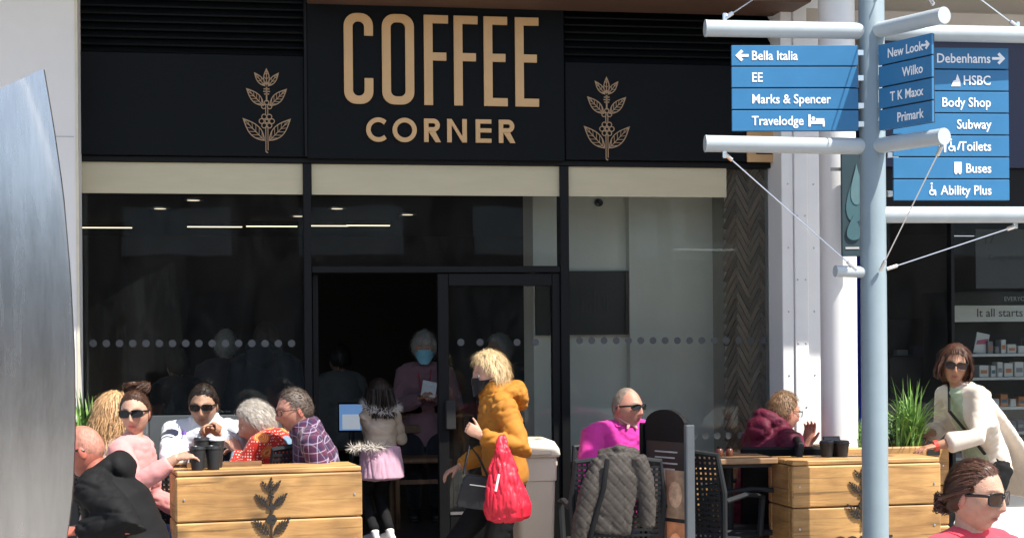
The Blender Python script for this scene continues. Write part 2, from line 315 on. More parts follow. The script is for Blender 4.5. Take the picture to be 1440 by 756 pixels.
def leaf_mesh(base, tip, wd, lw, y0, y1, solid=False, nv=5):
    b = V((base[0], base[1])); t = V((tip[0], tip[1])); ax = (t-b); L_ = ax.length; ax.normalize(); nr = V((-ax.y, ax.x)); m = MB()
    f = lambda u: wd*math.sin(math.pi*u**.85)*(1-.1*u)
    pt = lambda u, w_: tuple(b+ax*(u*L_)+nr*w_)
    us = [i/12 for i in range(13)]
    if not solid:
        oa = [pt(u, f(u)) for u in us]+[pt(u, -f(u)) for u in us[::-1][1:-1]]
        ia = [pt(.5+(u-.5)*(1-2.2*lw/L_), max(0, f(u)-lw)) for u in us]+[pt(.5+(u-.5)*(1-2.2*lw/L_), -max(0, f(u)-lw)) for u in us[::-1][1:-1]]
        m.strip(oa, ia, y0, y1)
        m.prism([pt(0, lw*.45), pt(0, -lw*.45), pt(.93, -lw*.4), pt(.93, lw*.4)], y0+.0004, y1)
        for s_ in (1, -1):
            for i in range(nv):
                u = .1+.72*i/nv; u2 = u+.16; w2 = f(min(u2, .98))*.9
                q = [pt(u, 0), pt(u+lw*.9/L_, 0), pt(u2+lw*.9/L_, s_*w2), pt(u2, s_*w2)]
                m.prism(q if s_ < 0 else q[::-1], y0+.0007, y1)
    else:
        m.prism([pt(0, lw*.6), pt(0, -lw*.6), pt(.97, -lw*.35), pt(.97, lw*.35)], y0+.0004, y1)
        for s_ in (1, -1):
            for i in range(nv+1):
                u = .06+.8*i/(nv+1); du = .5*.8/(nv+1); sh = .16
                q = [pt(u, s_*lw*.2), pt(u+du, s_*lw*.2), pt(min(1, u+du+sh), s_*f(min(.995, u+du+sh))), pt(min(1, u+sh), s_*f(min(.995, u+sh)))]
                m.prism(q if s_ < 0 else q[::-1], y0+.0007, y1)
    return m
def emblem(cx, ztop_, k, yf, mat, par, solid=False, name='plant_emblem', label=None):
    lw = (1.3 if solid else 1.15)*k; y0, y1 = yf-.006, yf; c = lambda dx, dy: (cx+dx*k, ztop_-dy*k)
    st = MB(); q = lambda x0, z0, x1, z1: st.box(cx+x0*k, cx+x1*k, y0-.0005, y1, ztop_-z1*k, ztop_-z0*k)
    if solid: q(-1.5, 24, 1.5, 116); q(-4, 29, 4, 31); q(-4.5, 33, 4.5, 36)
    else:
        q(-2, 55, -.9, 64); q(.9, 55, 2, 64); q(-2, 80, -.9, 115); q(.9, 80, 2, 113); q(-1, 26, 1, 46); q(-4, 28, 4, 29.5); q(-4.5, 31.5, 4.5, 33); q(-3.5, 35, 3.5, 36.5)
        st.prism([c(-2, 115), c(-.2, 114.5), c(2, 116.4), c(.2, 117)], y0, y1)
    root = st.obj(name, mat, par)
    if label: tag(root, label)
    for bs, tp, wd in (((-3, 100), (-33, 69), 8.5), ((3, 100), (33, 69), 8.5), ((-4, 52), (-28, 28), 7), ((4, 52), (28, 28), 7), ((-2, 25), (-17, 6), 4.6), ((2, 25), (17, 6), 4.6), ((0, 24), (0, 0), 4.6)):
        leaf_mesh(c(*bs), c(*tp), wd*k, lw, y0, y1, solid, 5 if wd > 6 else 3).obj('leaf', mat, root)
    fl = MB()
    for i in range(6):
        px, py = 7*math.cos(i*math.pi/3), 73+7*math.sin(i*math.pi/3)
        if solid: fl.prism(arc(*c(px*.7, 73+(py-73)*.7), 4.6*k, 360, 0, 9)[:-1], y0-.0006*(i+1), y1)
        else: fl.strip(arc(*c(px, py), 4*k, 0, 330, 11), arc(*c(px, py), 2.8*k, 0, 330, 11), y0-.0003*(i+1), y1)
    if not solid: fl.strip(arc(*c(0, 73), 3*k, 0, 330, 11), arc(*c(0, 73), 1.9*k, 0, 330, 11), y0-.003, y1)
    fl.obj('flower', mat, root)
    for dx, dy in ((0, 47.5), (-4, 53), (4, 53)):
        bm_ = MB()
        if solid: bm_.prism(arc(*c(dx, dy), 3.4*k, 360, 0, 9)[:-1], y0-.0007-.0003*dx/4, y1)
        else: bm_.strip(arc(*c(dx, dy), 3.6*k, 0, 330, 11), arc(*c(dx, dy), 2.4*k, 0, 330, 11), y0-.0007-.0003*dx/4, y1)
        bm_.obj('berry', mat, root)
emblem(FX(375, 150, -.07), FZ(96, 375, -.07), 1/228, -.071, GOLD2, shop, label='copper line drawing of a coffee plant left of the lettering')
emblem(FX(853, 160, -.07), FZ(108, 853, -.07), 1/223, -.071, GOLD2, shop, label='copper line drawing of a coffee plant right of the lettering')
P('wall_sconce_plate', MB().box(FX(1051, 205, -.09), FX(1098, 205, -.09), -.09, -.072, FZ(230, 1070), FZ(186, 1070), bev=.003), GOLD)
P('sconce_slot', MB().box(FX(1063, 205, -.09), FX(1086, 205, -.09), -.094, -.0905, FZ(219, 1070), FZ(208, 1070)), FRAME)
# window frames
P('head_rail', MB().box(xs[0], xs[4], -.035, .08, zb-.005, zb+.028, bev=.003), FRAME)
def bar(p0, p1, z0, z1, nm='mullion', y0=-.04, y1=.08): return P(nm, MB().box(FX(p0, 400), FX(p1, 400), y0, y1, z0, z1, bev=.004), FRAME)
bar(427, 438, FLOOR, zb-.006); bar(787, 799, FLOOR, zb-.006); bar(1086, 1099, 0, zb-.006, y0=-.06)
bar(438.2, 786.8, zt-.02, zt+.022, 'transom', y0=-.034)
P('plinth', MB().box(xs[0], FX(1086, 400)-.002, -.05, .1, 0, FLOOR-.002, bev=.004), FRAME)
P('bottom_rail', MB().box(xs[0], FX(427, 400)-.002, -.03, .07, FLOOR, FLOOR+.1), FRAME)
P('bottom_rail', MB().box(FX(799, 400)+.002, FX(1086, 400)-.002, -.03, .07, FLOOR, FLOOR+.1), FRAME)
zcb = FZ(275)
for a, b in ((60, 426), (438.5, 786.5), (799.5, 1021)):
    P('cream_blind', MB().box(FX(a), FX(b), -.012, -.006, zcb, zb-.008), CREAM)
def pane(a, b, z0, z1, y=.02, nm='window_pane', par=shop): return P(nm, MB().box(FX(a, 450, y)+.002, FX(b, 450, y)-.002, y, y+.008, z0+.002, z1-.002), GLASS, par)
wp1 = pane(60, 427, FLOOR+.1, zb-.006); wp2 = pane(438, 787, zt+.022, zb-.006); wp3 = pane(799, 1086, FLOOR+.1, zb-.006)
# doors: left leaf stands open inward, right leaf closed
d2 = P('door', MB().box(FX(614), FX(629), -.02, .05, FLOOR+.01, zt-.024, bev=.004).box(FX(775), FX(786), -.02, .05, FLOOR+.01, zt-.024, bev=.004), FRAME)
P('door_rail', MB().box(FX(629)+.001, FX(775)-.001, -.018, .048, FLOOR+.01, FZ(719), bev=.003), FRAME, d2)
P('door_rail', MB().box(FX(629)+.001, FX(775)-.001, -.018, .048, FZ(402), zt-.024, bev=.003), FRAME, d2)
P('threshold_strip', MB().box(FX(629)+.002, FX(775)-.002, -.024, -.0185, FZ(723), FZ(719)), STEEL, d2)
dp = pane(629, 775, FZ(719), FZ(402), par=d2, nm='door_pane')
P('door_handle', MB().box(FX(623), FX(637), -.06, -.021, FZ(603), FZ(562), bev=.006), RUBBER, d2)
d1 = P('door', MB().box(FX(438.5)+.005, FX(447), .05, .95, FLOOR+.01, FLOOR+.2).box(FX(438.5)+.005, FX(447), .05, .15, FLOOR+.2, zt-.1).box(FX(438.5)+.005, FX(447), .85, .95, FLOOR+.2, zt-.1).box(FX(438.5)+.005, FX(447), .05, .95, zt-.1, zt-.03), FRAME)
DOT = M('frosted_dot', (.075, .08, .08), .6, var=.05)
dotm = MB().lathe([(.0001, 0), (.0245, 0), (.0245, .0012), (.0001, .0012)], seg=16, mat=Matrix.Rotation(R(90), 4, 'X')).mesh('glass_dot', [DOT])
def dots(par, pxs, py):
    for p in pxs:
        q = onY(p, py, .018); o = link('glass_dot', dotm, par); o.location = (q.x, .018, q.z); o.scale = (.92, 1, .92)
dots(wp1, [131+18.6*i for i in range(16)], 484.5-2)
dots(dp, [648, 675, 727, 753], 481); dots(wp3, [815+17.2*i for i in range(16)], 478.5); dots(wp3, [822, 976, 992, 1008.5, 1025, 1041.5, 1058], 612)
# interior
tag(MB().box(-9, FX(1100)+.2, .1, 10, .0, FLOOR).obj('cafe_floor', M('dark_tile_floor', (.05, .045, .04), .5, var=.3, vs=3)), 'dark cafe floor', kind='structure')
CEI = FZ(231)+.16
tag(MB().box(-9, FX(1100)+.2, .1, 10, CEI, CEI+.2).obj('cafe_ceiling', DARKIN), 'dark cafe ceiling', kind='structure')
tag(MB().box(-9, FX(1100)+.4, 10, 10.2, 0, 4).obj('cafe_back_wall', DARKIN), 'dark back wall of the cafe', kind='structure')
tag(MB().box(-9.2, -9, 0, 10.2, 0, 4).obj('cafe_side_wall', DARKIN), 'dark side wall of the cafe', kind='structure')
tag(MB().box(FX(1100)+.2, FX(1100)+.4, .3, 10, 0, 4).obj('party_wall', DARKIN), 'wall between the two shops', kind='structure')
pw = thing('reflection_wall', 'pale grey wall imitating a reflection in right cafe window', 'wall')  # added pale wall imitating a bright reflection in the right window
a, b = onY(790, 400, .5), onY(1004, 400, .5); c_ = onY(878, 400, .5)
P('reflection_panel', MB().box(a.x-.2, c_.x, 0.45, 0.8, FLOOR, CEI-.004), GREYWALL, pw)
P('reflection_panel', MB().box(c_.x, b.x, 0.36, 0.79, FLOOR, CEI-.004), GREYWALL, pw)
P('grey_edge_post', MB().box(b.x+.001, b.x+.075, 0.3, 0.78, FLOOR, CEI-.004), M('blue_grey_paint', (.07, .085, .1), .5), pw)
sp_ = MB().ell((onY(842, 285, .44).x, .44, onY(842, 285, .44).z), (.03, .03, .025)); P('wall_speaker', sp_, RUBBER, pw, True)
nb = thing('menu_board', 'dark framed menu board on pale wall with faint white price lines', 'menu board')
a, b = onY(800, 382, .55), onY(880, 470, .55)
P('board', MB().box(a.x-.25, b.x-.04, 0.40, 0.448, b.z, a.z), DARKIN, nb); P('board_frame', MB().box(b.x-.04, b.x, 0.38, 0.448, b.z, a.z), M('brown_board_frame', (.05, .03, .02), .6), nb)
for i in range(9): P('chalk_line', MB().box(a.x+.02+i*.028, a.x+.027+i*.028, 0.395, 0.3995, b.z+.14, b.z+.14+random.uniform(.06, .16)), M('chalk', (.07, .07, .068), .9), nb)
# herringbone tiled pier
pier = thing('tiled_pier', 'brown herringbone tiled pier behind right end of cafe window', 'pier')
xa, xb = onY(1019, 400, .1).x, onY(1090, 400, .1).x
P('pier_core', MB().box(xa, xb+.1, .102, .5, FLOOR, CEI-.004), M('tile_grout', (.55, .50, .44), .9), pier)
TIL = M('brown_tile', (.22, .155, .115), .42, var=.35, vs=14, orand=.5, bump=.1)
TW, cw_, an = .031, .079, R(63); TL = cw_/math.cos(an)+TW*math.tan(an)*.0+.008
tm = MB().box(-TL/2, TL/2, .09, .1025, -TW/2+.0022, TW/2-.0022, bev=.002).mesh('tile', [TIL])
ncol = 4; stp = TW/math.cos(an)
for ci in range(ncol):
    for r in range(int((CEI-FLOOR)/stp)+2):
        cx = xa+cw_*(ci+.5)+.002; z = FLOOR+.08+stp*(r+.5*(ci % 2))
        if z > CEI-.11: continue
        o = link('tile', tm, pier); o.location = (cx, 0, z); o.rotation_euler = (0, an if ci % 2 else -an, 0); o.location.y = -.001*(ci % 2)
# ceiling lights
LED = M('led_strip', (1, .9, .75), emit=(1, .80, .55, 1.4))
k = 0
for p0, p1, py in ((114, 186, 309), (262, 342, 311), (345, 420, 312), (436, 492, 317), (486, 551, 312)):
    d = 17.2; q0, q1 = at(p0, py, d), at(p1, py, d); k += 1
    t = thing('strip_light', 'thin lit strip light on cafe ceiling, number %d from the left' % k, 'ceiling light', (q0.x, q0.y, CEI-.001), group='strip lights on the cafe ceiling')
    t['label'] = ['warm lit strip light on cafe ceiling, leftmost, next to the white pillar', 'warm lit strip light on cafe ceiling, second from the white pillar', 'warm lit strip light on cafe ceiling just left of the long mullion', 'warm lit strip light on cafe ceiling just right of the long mullion', 'warm lit strip light on cafe ceiling, rightmost, above the open door'][k-1]
    ln = q1.x-q0.x; MB().box(0, ln, 0, .07, -.05, 0).obj('housing', DARKIN, t); MB().box(.01, ln-.01, .01, .06, -.058, -.0505).obj('tube', LED, t)
for i, (px, py) in enumerate(((225, 291), (272, 280), (420, 303), (474, 293), (573, 302))):
    d = (CEI-CAMH)*FPX/(HOR-py)-.3; q = at(px, py, d)
    t = thing('downlight', ['leftmost small round downlight in the cafe ceiling', 'second small downlight from the white pillar', 'small downlight just left of the long mullion', 'small downlight just right of the long mullion', 'rightmost small downlight, above the open doorway'][i], 'downlight', (q.x, q.y, CEI-.001), group='downlights in the cafe ceiling')
    MB().lathe([(.09, 0), (.09, -.012), (.06, -.012)]).obj('trim_ring', STEEL, t); MB().lathe([(.0595, -.006), (.055, -.014), (.001, -.014)]).obj('lamp', M('dim_downlight', (1, .9, .75), emit=(1, .85, .65, .7)), t)
# ---- canopy over the shops
CZ = 4.15
tag(MB().box(-9, 9, -1.45, .1, CZ, CZ+.25).obj('canopy', BEIGE), 'flat pale canopy projecting over the shop fronts', 'canopy')
# ---- upper wall
uw = thing('upper_wall', 'pale cladding wall above the shop fronts', 'wall')
P('cladding', MB().box(-9, 9, .02, .3, ztop+.003, 7.5), BEIGE, uw)
P('cladding', MB().box(FX(1100)+.002, 9, .0, .019, 3.2, 7.4), BEIGE, uw)
# ---- left pillar
lp = thing('white_pillar', 'broad white rendered pillar at left edge of the cafe', 'pillar')
pr = at(110, 300, 9.45)
P('pillar_shaft', MB().box(pr.x-1.6, pr.x, pr.y, -.04, 0, CZ-.002, bev=.012), WHITE, lp)
P('corner_bead', MB().box(pr.x-.012, pr.x+.004, pr.y-.004, pr.y+.012, .001, CZ-.004), M('yellowish_bead', (.62, .57, .44), .5), lp)  # bead coloured yellower than the pillar over its whole height
P('joint_strip', MB().box(pr.x-1.59, pr.x-.02, pr.y-.003, pr.y+.002, at(60, 192, 9.45).z-.006, at(60, 192, 9.45).z), M('shadow_gap', (.45, .44, .43), .8), lp)
# ---- right pillar
rp = thing('steel_pillar', 'white steel clad pillar with bolts between the two shops', 'pillar')
ya = -.25
xA, xB, xC = onY(1101, 400, ya).x, onY(1118, 400, ya).x, onY(1137, 400, ya).x
P('cladding', MB().box(xA, xB-.002, ya+.012, .1, 0, CZ-.002, bev=.004), WHITEM, rp)
P('cladding', MB().box(xB, xC, ya, .1, 0, CZ-.004, bev=.004), WHITEM, rp)
P('cladding', MB().box(xC+.002, xC+.3, ya+.035, .1, 0, CZ-.003, bev=.004), WHITEM, rp)
bolt = MB().ell((0, 0, 0), (.0065, .004, .0065), u=8, w=5).mesh('bolt', [STEEL])
for px, yy in ((1122, ya), (1133, ya), (1109, ya+.012), (1145, ya+.035)):
    for i in range(9):
        o = link('bolt', bolt, rp); q = onY(px, 400, yy); o.location = (q.x, yy-.001, .35+i*.4+(.2 if px in (1109, 1145) else 0))
rc = thing('round_column', 'round white column beside the bolted steel pillar', 'column')
cc = at(1179, 400, 9.75)
P('shaft', MB().lathe([(.108, 0), (.108, CZ-.002)], (cc.x, cc.y, 0), 32), WHITEM, rc, False); smooth_by_angle(rc.children[0])
P('base_collar', MB().lathe([(.125, 0), (.125, .06), (.109, .07)], (cc.x, cc.y, 0), 32), WHITEM, rc)
# drain pipe
q = at(1169, 20, 10.0)
dn = thing('downpipe', 'short black downpipe under the canopy right of the cafe sign', 'downpipe', (q.x, q.y, 0))
MB().lathe([(.055, FZ(36, 1169)), (.055, CZ-.003)], seg=20).obj('pipe', M('black_pipe', (.03, .028, .026), .5), dn, False)
MB().lathe([(.066, FZ(12, 1169)), (.066, FZ(3, 1169))], seg=20).obj('collar', MC['black_pipe'], dn)
# ---- right shop
rs = thing('chemist_shopfront', 'dark cosmetics shop front with navy fascia right of the cafe', 'shopfront')
yr = .05; x0 = onY(1206, 400, yr).x; x1 = x0+4
P('beige_beam', MB().box(xA+.02, x1, -.22, .1, onY(1300, 48, -.2).z, onY(1300, 17, -.2).z, bev=.006), BEIGE, rs)
P('fascia_panel', MB().box(x0, x1, -.1, .12, onY(1430, 236, -.1).z, onY(1300, 48, -.2).z-.002, bev=.004), NAVY, rs)
P('soffit_board', MB().box(x0, x1, -.06, .12, onY(1430, 290, -.1).z, onY(1430, 236, -.1).z-.002), FRAME, rs)
P('blue_jamb', MB().box(x0, x0+.05, -.05, .3, 0, onY(1430, 290, -.1).z-.001), M('bright_blue_panel', (.01, .025, .28), .4), rs)
zs = onY(1430, 745, -.05).z; zs2 = onY(1430, 713, -.05).z; zs3 = onY(1430, 690, -.05).z
P('stall_riser', MB().box(x0+.051, x1, -.04, .12, 0, zs2, bev=.003), WHITEM, rs)
P('sill', MB().box(x0+.051, x1, -.02, .3, zs2+.001, zs3), M('grey_sill', (.16, .16, .16), .6), rs)
P('shop_pane', MB().box(x0+.052, x1, .06, .068, zs3+.002, onY(1430, 290, -.1).z-.002), GLASS, rs)
P('shop_mullion', MB().box(onY(1336, 400, .05).x, onY(1336, 400, .05).x+.022, .03, .1, zs3+.003, onY(1430, 290, -.1).z-.003), FRAME, rs)
xr0 = FX(1100)+.41
tag(MB().box(xr0, 9, .13, 8, -.02, .05).obj('shop_floor', M('grey_vinyl_floor', (.12, .12, .12), .4)), 'grey floor of the right shop', kind='structure')
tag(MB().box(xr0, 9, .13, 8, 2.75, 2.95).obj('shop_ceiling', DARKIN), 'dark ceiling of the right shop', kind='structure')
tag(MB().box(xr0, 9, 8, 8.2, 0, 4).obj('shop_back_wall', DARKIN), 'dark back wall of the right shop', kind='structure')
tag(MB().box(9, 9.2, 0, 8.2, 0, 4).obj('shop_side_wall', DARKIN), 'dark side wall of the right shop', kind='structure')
for i, (p0, p1, py) in enumerate(((1255, 1300, 316), (1335, 1375, 337), (1250, 1272, 344), (1300, 1330, 375))):
    d = (2.7-CAMH)*FPX/(HOR-py); q0, q1 = at(p0, py, d), at(p1, py, d)
    t = thing('tube_light', ['dim lit tube light in right shop just below the lower sign arm', 'dim lit tube light in right shop right of the cable', 'short dim lit tube light in right shop beside the signpost', 'farthest dim lit tube light in right shop'][i], 'ceiling light', (q0.x, q0.y, 2.749), group='tube lights in the right shop')
    MB().box(0, q1.x-q0.x, 0, .06, -.04, 0).obj('housing', DARKIN, t); MB().box(.01, q1.x-q0.x-.01, .01, .05, -.047, -.0405).obj('tube', M('cool_tube', (1, 1, 1), emit=(.8, .85, 1, .5)), t)
# display shelf unit
su = thing('display_shelf', 'dark display unit with white shelves and a white header sign in right shop', 'shelf')
ys = 1.0; sx0 = onY(1337, 450, ys).x; sx1 = sx0+1.3
Z = lambda p: onY(1400, p, ys).z
UNIT = M('black_display_unit', (.014, .014, .016), .5)
P('back_panel', MB().box(sx0, sx1, ys+.4, ys+.43, .051, Z(410)), UNIT, su); P('side_panel', MB().box(sx0-.02, sx0-.001, ys, ys+.43, .051, Z(410)), UNIT, su)
P('header_panel', MB().box(sx0, sx1, ys-.01, ys+.02, Z(452), Z(429), bev=.002), M('header_white', (.75, .75, .72), .5, var=.1, vs=4), su)
P('canopy_panel', MB().box(sx0, sx1, ys-.02, ys+.4, Z(428), Z(410), bev=.002), UNIT, su)
TXTD = M('dark_print', (.06, .06, .065), .6); TXTW = M('white_print', (.85, .85, .85), .5, var=.02)
label_text('header_lettering', 'It all starts with skin.', .085, TXTD, su, (onY(1372, 446, ys).x, ys-.0115, Z(445)))
label_text('canopy_lettering', 'EVERYONE SKIN', .045, M('dim_white_print', (.5, .5, .5), .5), su, (onY(1410, 424, ys).x, ys-.0215, Z(423)))
rnd = random.Random(3); PK = [M('pack_%s' % n, c, .4, var=.05) for n, c in (('white', (.7, .7, .7)), ('orange', (.55, .2, .07)), ('teal', (.06, .14, .2)), ('navy', (.02, .03, .09)), ('pink', (.5, .1, .2)), ('grey', (.25, .25, .27)))]
names = ['top', 'second', 'third', 'fourth', 'fifth']
for si, pz in enumerate((497, 530, 572, 607, 642)):
    P('shelf_board', MB().box(sx0+.001, sx1, ys+.0, ys+.395, Z(pz)-.02, Z(pz), bev=.002), M('white_shelf', (.7, .7, .7), .4), su)
    x = onY((1392, 1380, 1374, 1372, 1372)[si], pz, ys).x; n = 0
    while x < onY(1455, pz, ys).x and n < 9:
        w_ = rnd.uniform(.03, .075); h_ = rnd.uniform(.05, .12)*(1.1 if si == 1 else 1); kk = [(0, 5, 0), (0, 5, 0), (1, 1, 0), (2, 3, 3), (2, 5, 3)][si]
        mt = PK[rnd.choice(kk)]
        pk = thing('product_pack', '%s product pack on the %s shelf of the display, place %d from the left' % (mt.name.split('_')[1], names[si], n+1), 'pack', (x, ys+.03, Z(pz)+.001), group='packs on the display shelves')
        pk['label'] = '%s product pack on %s display shelf, %s in its row' % (mt.name.split('_')[1], names[si], ['leftmost', 'second from the left', 'third from the left', 'fourth from the left', 'fifth from the left', 'sixth from the left', 'seventh from the left', 'eighth from the left', 'ninth from the left'][n])
        MB().box(0, w_, 0, .09, 0, h_, bev=.003).obj('carton', mt, pk); MB().box(w_*.15, w_*.85, -.002, -.0005, h_*.3, h_*.6).obj('print_patch', PK[rnd.choice((0, 2, 5, 1))], pk)
        x += w_+rnd.uniform(.006, .02); n += 1
ca = thing('promo_card', 'white promotional card with red swoosh on top display shelf', 'card', (onY(1383, 497, ys).x, ys+.06, Z(497)+.001))
m_ = Matrix.Rotation(R(12), 4, 'Y'); MB().box(-.05, .05, 0, .008, .0, .15, mat=m_).obj('card', PK[0], ca); MB().prism([(-.04, .09), (.045, .12), (.045, .08), (-.04, .06)], -.003, -.0005, mat=m_).obj('red_swoosh', PK[4], ca)
# dim counter and mirror-lit stand further in
st_ = thing('cosmetics_stand', 'low black cosmetics stand with white NYX logo in right shop', 'stand')
a, b = onY(1250, 500, 1.6), onY(1360, 640, 1.6)
P('stand_body', MB().box(a.x, b.x, 1.6, 2.1, .051, a.z, bev=.01), UNIT, st_); P('stand_top', MB().box(a.x, b.x, 1.75, 2.1, a.z+.001, a.z+.28, bev=.01), UNIT, st_)
label_text('logo_lettering', 'NYX', .1, TXTW, st_, (onY(1313, 485, 1.74).x, 1.747, onY(1313, 485, 1.74).z), bold=.001)
for i in range(6):
    xx = a.x+.08+i*.13; P('tester_row', MB().box(xx, xx+.09, 1.64, 1.7, a.z-.04+.041, a.z+.04+rnd.uniform(0, .03)), PK[rnd.choice((2, 3, 5))], st_)
po = thing('shop_poster', 'dim grey poster hanging inside right shop window, reading 17', 'poster')
a, b = onY(1372, 322, .5), onY(1460, 405, .5); P('sheet', MB().box(a.x, b.x, .5, .506, b.z, a.z), M('grey_poster', (.10, .10, .105), .6), po)
label_text('poster_number', '17', .09, TXTD, po, (a.x+.05, .4985, a.z-.1)); label_text('poster_lettering', 'Congratulations', .055, TXTD, po, (a.x+.09, .4985, a.z-.21))
# hanging banner beside the column
hb = thing('drop_banner', 'dark hanging sign with pale teal drop shapes beside the round column', 'sign')
a, b = at(1183, 216, 9.55), at(1214, 360, 9.55); mtx = Matrix.Translation(a) @ Matrix.Rotation(-YAW, 4, 'Z'); w_ = (b-a).dot(RT0); h_ = a.z-b.z
MB().box(0, w_, 0, .03, -h_, 0, bev=.004).obj('panel', M('dark_slate', (.03, .06, .075), .5), hb, mtx=mtx)
def drop(cx, cz, w, h): return [(cx+w*math.sin(t)*math.sin(t/2)**1.6, cz+h/2*math.cos(t)) for t in [2*math.pi*i/24 for i in range(24)]]
MB().prism(drop(w_*.62, -h_*.42, .075, .30)[::-1], -.004, -.001).obj('drop_mark', M('teal_print', (.06, .14, .165), .5), hb, mtx=mtx)
MB().prism(drop(w_*.70, -h_*.30, .05, .24)[::-1], -.007, -.0045).obj('drop_mark', M('pale_teal_print', (.11, .21, .235), .5), hb, mtx=mtx)
MB().prism(drop(w_*.55, -h_*.72, .06, .15)[::-1], -.0095, -.0075).obj('drop_mark', MC['teal_print'], hb, mtx=mtx)
MB().box(.02, .1, -.003, -.001, -h_*.93, -h_*.91).obj('web_address', MC['dim_white_print'], hb, mtx=mtx)
MB().box(-.06, 0, .01, .02, -.1, -.08).obj('bracket', STEEL, hb, mtx=mtx)
# ---- unseen building added behind the camera to darken reflections in glass and steel
ob_ = thing('reflection_building', 'unseen dark brick building added across the street to darken reflections', 'building')
BR = M('dark_brick', (.09, .06, .05), .85, var=.3, vs=9)
P('wall', MB().box(-22, 26, -36, -28, 0, 4.9), BR, ob_); P('roof_edge', MB().box(-22.2, 26.2, -36, -27.8, 4.901, 5.2), DARKIN, ob_)
for i in range(11):
    wv = P('window', MB().box(-20+i*4, -17.6+i*4, -27.99, -27.95, 3.5, 4.6), M('pale_window', (.35, .36, .36), .3), ob_)
    P('shop_window', MB().box(-20.4+i*4, -17.0+i*4, -27.99, -27.94, 0.4, 2.8), M('dark_shop_window', (.03, .03, .035), .15), ob_)
